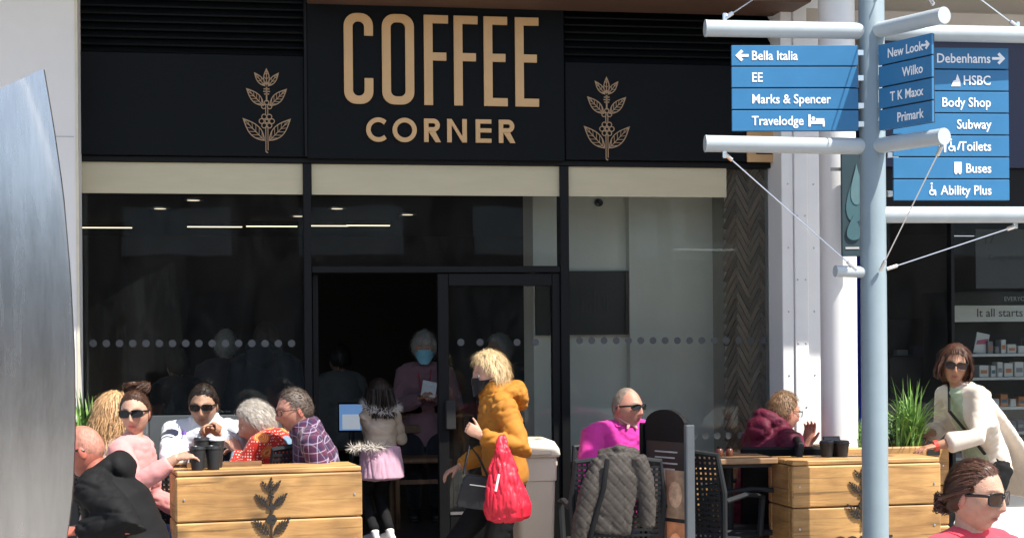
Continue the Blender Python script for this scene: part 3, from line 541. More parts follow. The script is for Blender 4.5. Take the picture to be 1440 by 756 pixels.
# ================================================================== signpost
PALE = M('pale_blue_paint', (.225, .285, .315), .4, var=.10, vs=3, bump=.03)
PALE2 = M('white_blue_paint', (.42, .47, .49), .35, var=.09, vs=5)
SBLUE = M('sign_blue', (.027, .165, .345), .45, var=.07, vs=5)
SNAVY = SBLUE
WPRINT = M('sign_white_print', (.88, .88, .88), .45, var=.02)
def signpost():
    DP = 8.5; base = at(1229, 470, DP); bx, by = base.x, base.y
    sp = thing('signpost', 'pale blue multi-arm signpost with cables and blue destination boards', 'signpost', (bx, by, 0))
    def zof(py, d=DP): return CAMH+(HOR-py)/FPX*d + (1229-720)/FPX*d*(-math.sin(ROLL))
    rot = Matrix.Rotation(-YAW, 4, 'Z')
    o = MB().lathe([(.14, 0), (.14, .02), (.068, .03), (.066, 3.95), (.05, 3.98), (.001, 3.99)], seg=32).obj('pole', PALE, sp); smooth_by_angle(o)
    def loc(px, py, d): return at(px, py, d)-V((bx, by, 0))
    def arm(nm, p0, p1, r=.043):
        o = MB().loft([p0, p1], r, seg=20, cap=0).obj(nm, PALE2, sp); smooth_by_angle(o); dd = (p1-p0).normalized()
        MB().loft([p1+dd*.0005, p1+dd*.01], r*1.03, seg=20, cap=0).obj('end_cap', PALE2, o)
        return o
    C = V((0, 0, 0))
    def at_pole(py): return V((0, 0, zof(py)))
    for py0, py1 in ((44, 40), (206, 202)): arm('arm', at_pole(py0), loc(994, py1, 8.42))
    for py0, py1 in ((45, 50), (302, 302)): arm('arm', at_pole(py0), loc(1470, py1, 8.62))
    for py0, py1 in ((45, 22), (206, 192)): arm('arm', at_pole(py0), loc(1326, py1, 8.05), .041)
    arm('arm', at_pole(383), loc(1177, 381, 8.45), .03)
    def board(nm, p_tl, p_tr, z_bot, rows, lines, align, lab):
        xd = (p_tr-p_tl); xd.z = 0; w = xd.length; xd.normalize(); yd = ZU.cross(xd)
        H = (p_tl.z+p_tr.z)/2-z_bot; org = V((p_tl.x, p_tl.y, (p_tl.z+p_tr.z)/2)); mtx = Matrix((xd, yd, ZU)).transposed().to_4x4(); mtx.translation = org
        rh = H/rows; rootp = None
        frame = MB().box(.01, w-.01, .006, .018, -H+.003, -.003).obj(nm, M('board_backing', (.01, .015, .03), .5), sp, mtx=mtx); tag(frame, lab)
        for i in range(rows):
            pl = MB().box(0, w, -.01, .005, -rh*(i+1)+.004, -rh*i-.003, bev=.002).obj('board_blade', SBLUE, frame)
            t, kind = lines[i]; ts = rh*.60
            me = text_mesh(t, ts, .0008, bold=.0009, align=align, sx=.89); me.materials.append(WPRINT)
            tx = w*.155 if align == 'LEFT' else w*.845
            link('lettering', me, frame, Matrix.Translation((tx, -.0115, -rh*(i+.5)-ts*.34)))
            xw = [v.co.x for v in me.vertices]; tl = (max(xw)-min(xw)) if xw else 0; zc = -rh*(i+.5); y0, y1 = -.0125, -.0105; ic = MB(); hh = rh*.28; ah = hh*(.68 if w < .5 else .88)
            if kind == 'L': ic.prism([(w*.03, zc), (w*.03+ah*1.1, zc+ah*1.1), (w*.03+ah*1.5, zc+ah*.75), (w*.03+ah*1.0, zc+ah*.24), (w*.03+ah*2.5, zc+ah*.24), (w*.03+ah*2.5, zc-ah*.24), (w*.03+ah*1.0, zc-ah*.24), (w*.03+ah*1.5, zc-ah*.75), (w*.03+ah*1.1, zc-ah*1.1)][::-1], y0, y1)
            if kind == 'R':
                e = w*.97; ic.prism([(e, zc), (e-ah*1.1, zc+ah*1.1), (e-ah*1.5, zc+ah*.75), (e-ah*1.0, zc+ah*.24), (e-ah*2.5, zc+ah*.24), (e-ah*2.5, zc-ah*.24), (e-ah*1.0, zc-ah*.24), (e-ah*1.5, zc-ah*.75), (e-ah*1.1, zc-ah*1.1)], y0, y1)
            if kind == 'bed':
                x = tx+tl+.025; ic.box(x, x+.012, y0, y1, zc-hh, zc+hh); ic.box(x+.012, x+.085, y0, y1, zc-hh*.55, zc-hh*.05); ic.box(x+.075, x+.085, y0, y1, zc-hh, zc-hh*.56); ic.prism(arc(x+.026, zc+hh*.35, .01, 360, 0, 8)[:-1], y0, y1); ic.box(x+.04, x+.083, y0, y1, zc-hh*.02, zc+hh*.35)
            if kind in ('wheel', 'wc', 'tree', 'bus'):
                x = tx-tl-.066
                if kind == 'bus': ic.box(x, x+.04, y0, y1, zc-hh*.75, zc+hh); ic.box(x+.004, x+.014, y0-.0001, y1, zc-hh, zc-hh*.75); ic.box(x+.026, x+.036, y0-.0001, y1, zc-hh, zc-hh*.75); 
                if kind == 'tree': ic.prism([(x-.005, zc-hh), (x+.045, zc-hh), (x+.045, zc-hh*.2), (x+.03, zc+hh), (x+.02, zc), (x+.008, zc-hh*.1)][::-1], y0, y1)
                if kind in ('wheel', 'wc'):
                    ic.strip(arc(x+.018, zc-hh*.35, .016, 0, 330, 11), arc(x+.018, zc-hh*.35, .010, 0, 330, 11), y0, y1); ic.prism(arc(x+.016, zc+hh*1.05, .006, 360, 0, 8)[:-1], y0, y1); ic.box(x+.012, x+.019, y0-.0003, y1, zc-hh*.2, zc+hh*.75); ic.box(x+.019, x+.038, y0-.0003, y1, zc-hh*.25, zc+hh*.05); ic.box(x+.034, x+.040, y0-.0006, y1, zc-hh*.9, zc-hh*.2)
                if kind == 'wc':
                    for k in (0, 1):
                        xx = x-.05+k*.026; ic.prism(arc(xx+.008, zc+hh*.95, .006, 360, 0, 8)[:-1], y0, y1); ic.prism([(xx, zc+hh*.6), (xx+.016, zc+hh*.6), (xx+.013, zc-hh), (xx+.003, zc-hh)] if k else [(xx+.004, zc+hh*.6), (xx+.012, zc+hh*.6), (xx+.017, zc-hh*.4), (xx+.011, zc-hh), (xx+.005, zc-hh), (xx-.001, zc-hh*.4)], y0, y1)
                    ic.prism([(x+.048, zc-hh*.6), (x+.062, zc+hh*.7), (x+.07, zc+hh*.6), (x+.058, zc-hh*.6)][::-1], y0, y1)
            if ic.v: ic.obj('pictogram', WPRINT, frame)
        for zz in (-rh*.35, -H*.38, -H*.7, -H+rh*.35):
            for s_ in (0, w):
                near = (mtx @ V((s_, 0, zz))); 
                if math.hypot(near.x, near.y) < .2: MB().box(s_-.03, s_+.035, -.003, .02, zz-.016, zz+.016, bev=.003).obj('clamp', CHROME, frame)
        return frame
    board('destination_board', loc(1028, 61, 8.43), loc(1206, 66, 8.46), loc(1028, 185.5, 8.43).z, 4, [('Bella Italia', 'L'), ('EE', 0), ('Marks & Spencer', 0), ('Travelodge', 'bed')], 'LEFT', 'blue board with four rows from Bella Italia to Travelodge')
    board('destination_board', loc(1254, 64, 8.6), loc(1417, 70, 8.66), loc(1254, 283, 8.6).z, 7, [('Debenhams', 'R'), ('HSBC', 'tree'), ('Body Shop', 0), ('Subway', 0), ('Toilets', 'wc'), ('Buses', 'bus'), ('Ability Plus', 'wheel')], 'RIGHT', 'blue board with seven rows from Debenhams to Ability Plus')
    board('destination_board', loc(1237, 62, 8.42), loc(1312, 47, 8.08), loc(1237, 185, 8.42).z, 4, [('New Look', 'R'), ('Wilko', 0), ('T K Maxx', 0), ('Primark', 0)], 'RIGHT', 'shaded blue board with four rows from New Look to Primark')
    def cable(a, b):
        o = MB().loft([a, b], .0035, seg=6, cap=0).obj('cable', CHROME, sp); d = (b-a).normalized()
        MB().loft([a, a+d*.05], .011, seg=8, cap=.3).obj('turnbuckle', CHROME, o); MB().loft([b-d*.06, b], .010, seg=8, cap=.3).obj('turnbuckle', CHROME, o)
    cable(loc(1019, 216, 8.42), loc(1204, 379, 8.45)); cable(loc(1324, 206, 8.06), loc(1238, 380, 8.42)); cable(loc(1428, 318, 8.62), loc(1247, 378, 8.47))
    cable(loc(1019, 26, 8.42), loc(1150, -60, 8.45)); cable(loc(1312, 6, 8.06), loc(1262, -70, 8.4)); cable(loc(1431, 38, 8.6), loc(1300, -60, 8.5))
    for px, py, d in ((1019, 217, 8.42), (1019, 24, 8.42), (1428, 316, 8.62), (1431, 36, 8.6)):
        q = loc(px, py, d); MB().box(q.x-.012, q.x+.012, q.y-.01, q.y+.01, q.z-.02, q.z+.02, bev=.004).obj('eye_bolt', CHROME, sp)
signpost()
# ================================================================== steel sculpture
def sculpture():
    d = 4.3; b = at(0, 470, d); sc = thing('steel_sculpture', 'tall curved brushed steel blade sculpture at left edge', 'sculpture', (b.x, b.y, 0))
    m = M('brushed_steel', (.47, .47, .46), .27, metal=1, var=.28, vs=3.0, bump=.06, bs=30, stretch=(3, 3, .35))
    N, L, bs_ = nodes(m); bs_.inputs['Anisotropic'].default_value = .4
    prof = [(-10, 900), (60, 860), (95, 756), (103, 690), (106, 610), (105, 500), (99, 385), (89, 270), (76, 180), (62, 98)]
    edge = [(at(px, py, d)-V((b.x, b.y, 0))) for px, py in prof]
    z = np.array([e.z for e in edge]); rx = np.array([e.dot(RT0) for e in edge])
    zz = np.linspace(.0, z[-1], 42); 
    right = np.interp(zz, z, rx); right[zz < z[0]] = rx[0]
    left = np.full_like(zz, -.75); tip = at(62, 98, d)-V((b.x, b.y, 0)); lz = (at(0, 136, d)-V((b.x, b.y, 0)))
    sl_ = (tip.dot(RT0)-0)/(tip.z-lz.z)
    left = np.maximum(left, np.where(zz > lz.z-.45, (zz-lz.z)*sl_, -.75)); left = np.minimum(left, right-.004)
    def section(l, r, off):
        w = r-l; pts = []
        for i in range(15):
            u = i/14; x = l+w*u; bul = .16*math.sin(math.pi/2*min(1, (r-x)/.6))
            pts.append(RT0*x-FWD*(bul+off))
        return pts
    mb = MB(); n = len(zz); rows = []
    for off in (.006, -.006):
        for k in range(n): mb.v += [tuple(p+ZU*zz[k]) for p in section(left[k], right[k], off)]
    nn = 15; B = n*nn
    for k in range(n-1):
        for i in range(nn-1):
            a = k*nn+i; mb.f.append((a, a+1, a+nn+1, a+nn)); mb.f.append((B+a, B+a+nn, B+a+nn+1, B+a+1))
        mb.f.append((k*nn+14, B+k*nn+14, B+k*nn+nn+14, k*nn+nn+14)); mb.f.append((k*nn, k*nn+nn, B+k*nn+nn, B+k*nn))
    for i in range(nn-1): a = (n-1)*nn+i; mb.f.append((a, a+1, B+a+1, B+a)); mb.f.append((i, B+i, B+i+1, i+1))
    mb.m = [0]*len(mb.f); o = mb.obj('blade', m, sc); smooth_by_angle(o, 50)
    # second, darker leaf set behind on the left
    q = MB().loft([RT0*(.01*0-.03)-FWD*.19+ZU*0, RT0*(-.03)-FWD*.20+ZU*at(0, 290, d).z*.5, RT0*(-.035)-FWD*.17+ZU*at(0, 288, d).z], .012, seg=8); o = q.obj('edge_rib', M('dark_steel', (.10, .105, .11), .45, metal=1, var=.2, vs=6), sc, True)
    MB().box(-.9, .1, -.3, .3, -.02, .015).obj('base_plate', MC['dark_steel'], sc, mtx=Matrix.Rotation(-YAW, 4, 'Z'))
sculpture()
# ================================================================== people
def sstep(a, b, x): t = np.clip((x-a)/(b-a), 0, 1); return t*t*(3-2*t)
_ico = {}
def ico(n):
    if n not in _ico:
        bm = bmesh.new(); bmesh.ops.create_icosphere(bm, subdivisions=n, radius=1)
        _ico[n] = (np.array([v.co[:] for v in bm.verts]), np.array([[v.index for v in f.verts] for f in bm.faces])); bm.free()
    return _ico[n]
def skull(D, fem=True):
    x, y, z = D[:, 0], D[:, 1], D[:, 2]
    px, py, pz = .0745*x, .097*y, .119*z; t = np.clip(-z, 0, 1)
    px = px*(1-(.27 if fem else .19)*t**1.7); py = np.where(y < 0, py*(1-.40*t**1.2), py*(1-.02*t)); px = px*(1-.06*np.clip(y, 0, 1)*np.clip(z, 0, 1))
    return np.stack([px, py, pz], 1)
def face(D, fem=False):
    p = skull(D, fem); px, py, pz = p[:, 0].copy(), p[:, 1].copy(), p[:, 2].copy(); f = sstep(.15, .6, D[:, 1]); ax = np.abs(px)
    G = lambda v, c, w: np.exp(-((v-c)/w)**2)
    prof = np.interp(pz, [-.052, -.044, -.034, -.022, -.005, .012, .03], [0, .009, .0235, .0195, .0125, .006, .001]); w = np.interp(pz, [-.05, -.036, -.02, 0, .02], [.016, .0155, .010, .0085, .009])
    py += f*prof*np.exp(-(px/w)**2)
    py -= f*.0105*G(ax, .031, .014)*G(pz, .008, .011); py += f*(.0035 if fem else .0065)*G(pz, .027, .009)*np.exp(-(px/.05)**4)
    py += f*(.005*G(pz, -.058, .005)+.0065*G(pz, -.070, .006)-.0045*G(pz, -.064, .003))*G(px, 0, .021)
    py += f*(.010 if not fem else .007)*G(pz, -.104, .013)*G(px, 0, .022); py -= f*.004*G(pz, -.084, .007)*G(px, 0, .025)
    py += f*.004*G(ax, .045, .015)*G(pz, -.02, .018); py -= f*.003*G(ax, .05, .014)*G(pz, -.06, .018)
    py -= f*(.0012 if fem else .0026)*np.exp(-((ax-(.019+.33*(-.036-pz)))/.0035)**2)*sstep(-.03, -.04, pz)*sstep(-.082, -.07, pz)
    py -= f*(.0008 if fem else .0018)*G(ax, .031, .016)*G(pz, -.008, .0035)
    return np.stack([px, py, pz], 1)
def face_color(D, p, tone, lip, brow, blush, stub=None):
    n = len(p); c = np.tile(np.array(tone), (n, 1)); ax = np.abs(p[:, 0]); f = sstep(.3, .6, D[:, 1])[:, None]
    def mix(c, col, w): w = np.clip(w, 0, 1)[:, None]*f; return c*(1-w)+np.array(col)*w
    G = lambda v, c_, w: np.exp(-((v-c_)/w)**2)
    c = mix(c, blush, .55*G(ax, .042, .02)*G(p[:, 2], -.028, .022)); c = mix(c, blush, .5*G(ax, 0, .014)*G(p[:, 2], -.035, .012))
    if stub is not None: c = mix(c, stub, .35*sstep(-.045, -.06, p[:, 2])*(1-.3*G(ax, 0, .02)*G(p[:, 2], -.064, .01)))
    c = mix(c, lip, 1.1*np.exp(-(p[:, 0]/.022)**4)*G(p[:, 2], -.064, .0095)); c = mix(c, np.array(lip)*.4, .8*np.exp(-(p[:, 0]/.02)**4)*G(p[:, 2], -.064, .0022))
    c = mix(c, brow, .9*np.exp(-((ax-.032)/.019)**4)*G(p[:, 2], .030-.25*np.clip(ax-.036, 0, 1), .0045))
    return c
def m_skin():
    m = M('skin', (1, 1, 1), .46, var=.16, vs=34, bump=.2, bs=220, sss=.12, spec=.35); N, L, b = nodes(m)
    at_ = N.new('ShaderNodeAttribute'); at_.attribute_name = 'Col'; src = b.inputs['Base Color'].links[0].from_socket
    mu = N.new('ShaderNodeVectorMath'); mu.operation = 'MULTIPLY'; L.new(src, mu.inputs[0]); L.new(at_.outputs['Color'], mu.inputs[1]); L.new(mu.outputs[0], b.inputs['Base Color']); return m
SKIN = m_skin()
def arrays(me):
    if isinstance(me, MB): return np.array(me.v, float), [tuple(f) for f in me.f]
    co = np.empty(len(me.vertices)*3); me.vertices.foreach_get('co', co); return co.reshape(-1, 3), [tuple(p.vertices) for p in me.polygons]
class Join:
    def __init__(s): s.v = []; s.f = []; s.c = []; s.n = 0
    def add(s, v, f, col):
        v = np.asarray(v, float); c = np.asarray(col, float); c = np.tile(c, (len(v), 1)) if c.ndim == 1 else c
        s.v.append(v); s.c.append(c); n = s.n; s.f += [tuple(int(i)+n for i in q) for q in f]; s.n += len(v)
    def obj(s, name, mat, par):
        me = bpy.data.meshes.new(name); v = np.concatenate(s.v); me.from_pydata(v.tolist(), [], s.f); me.materials.append(mat)
        a = me.color_attributes.new('Col', 'FLOAT_COLOR', 'POINT'); c = np.concatenate(s.c); a.data.foreach_set('color', np.concatenate([c, np.ones((len(c), 1))], 1).astype(np.float32).ravel())
        me.polygons.foreach_set('use_smooth', [True]*len(me.polygons)); return link(name, me, par)
def tf(Mx, p): A = np.array(Mx); return np.asarray(p) @ A[:3, :3].T+A[:3, 3]
def hand_pieces(mb, wr, f, n, s, curl=(25, 35, 25), k=1., thumb=35, spread=3):
    """f: finger direction, n: palm facing direction, s: thumb side"""
    f = f.normalized(); n = (n-f*n.dot(f)).normalized(); s0 = f.cross(n); s = s0 if s0.dot(s) > 0 else -s0
    mb.loft([wr-f*.02, wr+f*.015*k, wr+f*.05*k, wr+f*.085*k], [.027*k, .030*k, .039*k, .037*k], [.020*k, .017*k, .015*k, .012*k], side=s, seg=10)
    for i, (o, L_, r) in enumerate(((.028, .070, .0085), (.0095, .079, .0088), (-.0095, .073, .0084), (-.027, .056, .0074))):
        b = wr+f*.082*k+s*(o*k); d = (f+s*math.tan(R(spread*(1.5-i)))).normalized(); pts = [b-d*.02*k]; a = 0; p = b; pts.append(p)
        for j, (fr, cu) in enumerate(zip((.43, .32, .25), curl)):
            a += cu+(i*2); dd = d*math.cos(R(a))+n*math.sin(R(a)); p = p+dd*(L_*fr*k); pts.append(p)
        mb.loft(pts, [r*k, r*1.05*k, r*k, r*.92*k, r*.7*k], seg=7, side=s)
    b = wr+f*.025*k+s*.027*k; d = (f*math.cos(R(thumb))+s*math.sin(R(thumb))+n*.35).normalized(); d2 = (d+n*.35+f*.2).normalized()
    mb.loft([b-d*.02*k, b+d*.03*k, b+d*.055*k, b+d*.055*k+d2*.03*k], [.012*k, .0115*k, .0095*k, .0065*k], seg=7, side=n)
def ik(a, t, l1, l2, pole):
    d = t-a; D = d.length
    if D > (l1+l2)*.995: t = a+d.normalized()*(l1+l2)*.995; d = t-a; D = d.length
    D = max(D, abs(l1-l2)+.02); u = d.normalized(); x = (l1*l1-l2*l2+D*D)/(2*D); h = math.sqrt(max(0, l1*l1-x*x)); pl = pole-u*pole.dot(u)
    return a+u*x+pl.normalized()*h, t
LIM = dict(short=([-1, -.5, -.15, .08, .2, .45, .7, 1], [-.55, -.5, -.25, .0, .05, .42, .60, .66]),
           reced=([-1, -.5, -.15, .08, .2, .4, .55, 1], [-.5, -.45, -.2, .1, .35, .78, .9, 1.1]),
           bob=([-1, -.3, .1, .3, .42, .6, 1], [-.98, -.95, -.85, -.5, .1, .50, .60]),
           full=([-1, -.4, .0, .15, .35, .6, 1], [-.75, -.6, -.30, -.1, .2, .50, .62]),
           tied=([-1, -.4, -.1, .1, .3, .6, 1], [-.6, -.5, -.3, .05, .3, .56, .64]),
           fringe=([-1, -.4, .0, .15, .35, .6, 1], [-.75, -.65, -.40, -.2, -.0, .22, .28]),
           bald=([-1, -.5, -.1, .1, .2], [-.5, -.4, -.15, .3, 1.2]))
def hair_mat(name, col, col2=None):
    m = M('hair_'+name, col, .5, var=.38, vs=45, stretch=(1, 1, .35), spec=.35, bump=.35, bs=150); return m
def make_hair(root, Hm, hs, style, mat, th=.012, vol=None, amp=.004, freq=(9, 9, 4), strands=700, slen=.035, flow=(0, -.2, -1), lift=.25, curl=0., res=4, seed=1, width=.0028, center=(0, 0, 0), extra=None, jit=.22, target=None):
    D, F = ico(res); lim = np.interp(D[:, 1], *LIM[style])+np.array([.09*noise.noise(V((d[0]*9+seed, d[1]*9, d[2]*9)))+.05*noise.noise(V((d[0]*25, d[1]*25, d[2]*25))) for d in D]); s = sstep(0, .30, D[:, 2]-lim); base = skull(D)*hs
    nrm = base/np.linalg.norm(base, axis=1)[:, None]; rad = np.linalg.norm(base, axis=1); h = th*s
    if vol is not None:
        e = np.array(vol); cvec = np.array(center); er = 1/np.sqrt(((nrm/e)**2).sum(1)); h = np.maximum(h, (er-rad)*s)
    nz = np.array([noise.fractal(V((d[0]*freq[0]+seed*7, d[1]*freq[1], d[2]*freq[2])), .9, 2.1, 4) for d in D]); h = h+nz*amp*s-.002*(1-s)
    q = nrm*(rad+h)[:, None]; keep = s > 0.0; fk = keep[F].any(1); mb = MB()
    idx = np.unique(F[fk]); mp = -np.ones(len(D), int); mp[idx] = np.arange(len(idx)); mb.v = [tuple(v) for v in q[idx]]; mb.f = [tuple(int(mp[i]) for i in f) for f in F[fk]]
    rg = np.random.default_rng(seed); cand = np.where(s > .25)[0]; fl = V(flow)
    for c in rg.choice(cand, strands):
        p = V(q[c])+V(rg.normal(0, .004, 3)); n = V(nrm[c]); fl = (V(target)-p).normalized() if target else V(flow); t = fl-n*fl.dot(n); t = t+V(rg.normal(0, jit, 3)); t = t-n*t.dot(n); t.normalize(); d = (t+n*lift*rg.uniform(.3, 1.4)).normalized(); L_ = slen*rg.uniform(.5, 1.3)
        sd = d.cross(n).normalized(); w = width*rg.uniform(.6, 1.3); pts = []
        for j in range(4):
            pts.append((p+sd*(w*(1-j*.3)), p-sd*(w*(1-j*.3)))); d = (d+V((0, 0, -.12))+V(rg.normal(0, jit*.4+curl, 3))-n*.12*j*(1 if lift < .6 else .3)).normalized(); p = p+d*(L_/3)
        b = len(mb.v); mb.v += [tuple(x) for a_ in pts for x in a_]; mb.f += [(b+2*j, b+2*j+1, b+2*j+3, b+2*j+2) for j in range(3)]
    if extra: extra(mb, rg)
    mb.v = [tuple(x) for x in tf(Hm, np.array(mb.v))]; mb.m = [0]*len(mb.f); o = mb.obj('hair', mat, root, True); return o
def lock(mb, rg, pts, r, n=40, w=.004):       # a bundle of strands following a polyline
    pts = [V(p) for p in pts]
    for _ in range(n):
        off = V(rg.normal(0, r, 3)); b = len(mb.v); m = len(pts)
        for j, p in enumerate(pts):
            t = (pts[min(j+1, m-1)]-pts[max(j-1, 0)]).normalized(); sd = t.cross(V(rg.normal(0, 1, 3))).normalized() if j == 0 else sd; k = w*(1-.5*j/m)
            q = p+off*(.6+.6*j/m)+V(rg.normal(0, .0025, 3)); mb.v += [tuple(q+sd*k), tuple(q-sd*k)]
        mb.f += [(b+2*j, b+2*j+1, b+2*j+3, b+2*j+2) for j in range(m-1)]
LENS = M('dark_lens', (.008, .007, .007), .12, var=.02, spec=.35); LENSB = M('brown_lens', (.03, .014, .009), .12, var=.02, spec=.35)
FRM = M('black_spectacle_frame', (.012, .011, .011), .35, var=.05); CLR = M('clear_lens', (.35, .34, .33), .1)
def glasses(root, Hm, hs, w=.029, h=.021, z0=.006, lens=LENS, frame=FRM, thin=False, power=3.2, name='sunglasses'):
    mb = MB(); rim = MB()
    for s in (1, -1):
        xc = s*.034; pts = []; yy = lambda x: .101-2.6*max(0, abs(x)-.012)**2*1.6-.12*max(0, abs(x)-.03)
        for i in range(20):
            a = 2*math.pi*i/20; ca, sa = math.cos(a), math.sin(a); pts.append((xc+w*abs(ca)**(2/power)*math.copysign(1, ca), z0+h*abs(sa)**(2/power)*math.copysign(1, sa)))
        def ring(sc, dy): return [V((xc+(x-xc)*sc, yy(xc+(x-xc)*sc)+dy, z0+(z-z0)*sc)) for x, z in pts]
        if not thin:
            A, B = ring(1, .003), ring(1, 0); n = 20; mb.add(A+B, [tuple(range(n)) if s < 0 else tuple(range(n)), tuple(range(2*n-1, n-1, -1))]+[(i, n+i, n+(i+1) % n, (i+1) % n) for i in range(n)])
        O, I = ring(1.1 if not thin else 1.06, .0045), ring(.97, .0045); O2, I2 = ring(1.1 if not thin else 1.06, -.001), ring(.97, -.001); n = 20
        rim.add(O+I+O2+I2, [(i, (i+1) % n, n+(i+1) % n, n+i) for i in range(n)]+[(i, 2*n+i, 2*n+(i+1) % n, (i+1) % n) for i in range(n)]+[(n+i, n+(i+1) % n, 3*n+(i+1) % n, 3*n+i) for i in range(n)]+[(2*n+i, 3*n+i, 3*n+(i+1) % n, 2*n+(i+1) % n) for i in range(n)])
        t = .0022 if thin else .0045
        rim.loft([(s*.064, yy(.064)+.002, z0+h*.55), (s*.0735, .06, z0+h*.5), (s*.079, .0, z0+.006), (s*.077, -.022, z0-.006)], t*.7, t*1.3, seg=6)
    rim.loft([(-.009, .104, z0+h*.35), (0, .1085, z0+h*.45), (.009, .104, z0+h*.35)], .003 if not thin else .0015, seg=6)
    Hs = Hm @ Matrix.Scale(hs, 4)
    for m in (mb, rim): m.v = [tuple(x) for x in tf(Hs, np.array(m.v))] if m.v else []
    o = rim.obj(name, frame, root, True)
    if mb.v: mb.obj('lens', lens, o, False)
    return o
def face_mask(root, Hm, hs, mat):
    D, F = ico(4); p = face(D); q = p*1.0; m = sstep(-.06, -.02, -p[:, 2]-.02+.0*D[:, 0])
    reg = (p[:, 2] < -.008+.02*(1-np.abs(D[:, 0]))) & (p[:, 2] > -.112) & (D[:, 1] > .22); nrm = D; q = p.copy(); q[:, 1] = np.maximum(p[:, 1], .105*np.sqrt(np.clip(1-(p[:, 0]/.07)**2, 0, 1))*1.0)+.006; q[:, 0] *= 1.05
    fk = reg[F].all(1); idx = np.unique(F[fk]); mp = -np.ones(len(D), int); mp[idx] = np.arange(len(idx)); mb = MB(); mb.v = [tuple(v) for v in tf(Hm @ Matrix.Scale(hs, 4), q[idx])]; mb.f = [tuple(int(mp[i]) for i in f) for f in F[fk]]; mb.m = [0]*len(mb.f)
    o = mb.obj('face_mask', mat, root, True)
    lp_ = MB()
    for s in (1, -1): lp_.loft([tf(Hm, [np.array(v)*hs])[0].tolist() for v in ((s*.06, .07, -.03), (s*.075, .02, -.015), (s*.082, -.02, .0))], .0018, seg=5)
    lp_.obj('ear_loop', mat, o)
    return o
def cloth(root, name, mb, mat, voxel=.0085, smooth=4, wr=.006, wf=(7, 7, 12), seed=0, baffle=None, segs=None, paint=None, ridge=True):
    me = remesh(mb, voxel, smooth); co, fs = arrays(me); nr = np.empty(len(co)*3); me.vertices.foreach_get('normal', nr); nr = nr.reshape(-1, 3); disp = np.zeros(len(co))
    if wr:
        for i, c in enumerate(co):
            a = noise.noise(V((c[0]*wf[0]+seed*3.1, c[1]*wf[1], c[2]*wf[2]+c[0]*4))); b = noise.noise(V((c[0]*wf[0]*2.3+9, c[1]*wf[1]*2.3+seed, c[2]*wf[2]*2+c[1]*9)))
            m_ = max(0, min(1, .55+1.6*noise.noise(V((c[0]*3+seed, c[1]*3-seed, c[2]*3))))); disp[i] = wr*(.75*a+.35*b-m_*(.9*math.exp(-(a/.10)**2)+.6*math.exp(-(b/.13)**2))+.35)
    if baffle and segs:
        sp, am = baffle; best = np.full(len(co), 1e9); u = np.zeros(len(co)); off = 0
        for a, b in segs:
            a = np.array(a); b = np.array(b); ab = b-a; L_ = np.linalg.norm(ab); t = ((co-a) @ ab)/L_**2; tc = np.clip(t, 0, 1); dd = np.linalg.norm(co-(a+tc[:, None]*ab), axis=1); m = dd < best; best[m] = dd[m]; u[m] = (t[m]*L_)+off
            off += L_
        disp += am*(np.abs(np.sin(math.pi*u/sp))**.6-.7)
    co = co+nr*disp[:, None]; me.vertices.foreach_set('co', co.ravel()); me.update()
    mats = mat if isinstance(mat, (list, tuple)) else [mat]
    for m in mats: me.materials.append(m)
    if paint:
        ce = np.array([co[list(f)].mean(0) for f in fs]); me.polygons.foreach_set('material_index', paint(ce).astype(np.int32))
    me.polygons.foreach_set('use_smooth', [True]*len(me.polygons)); me.name = name
    return link(name, me, root)
TONES = dict(fair=((.50, .285, .20), (.38, .125, .10), (.49, .22, .16)), pink=((.49, .24, .17), (.36, .12, .10), (.50, .175, .13)), red=((.46, .15, .10), (.34, .10, .08), (.45, .13, .09)), tan=((.36, .185, .115), (.30, .10, .08), (.37, .155, .10)), olive=((.40, .225, .145), (.31, .125, .09), (.40, .18, .12)))
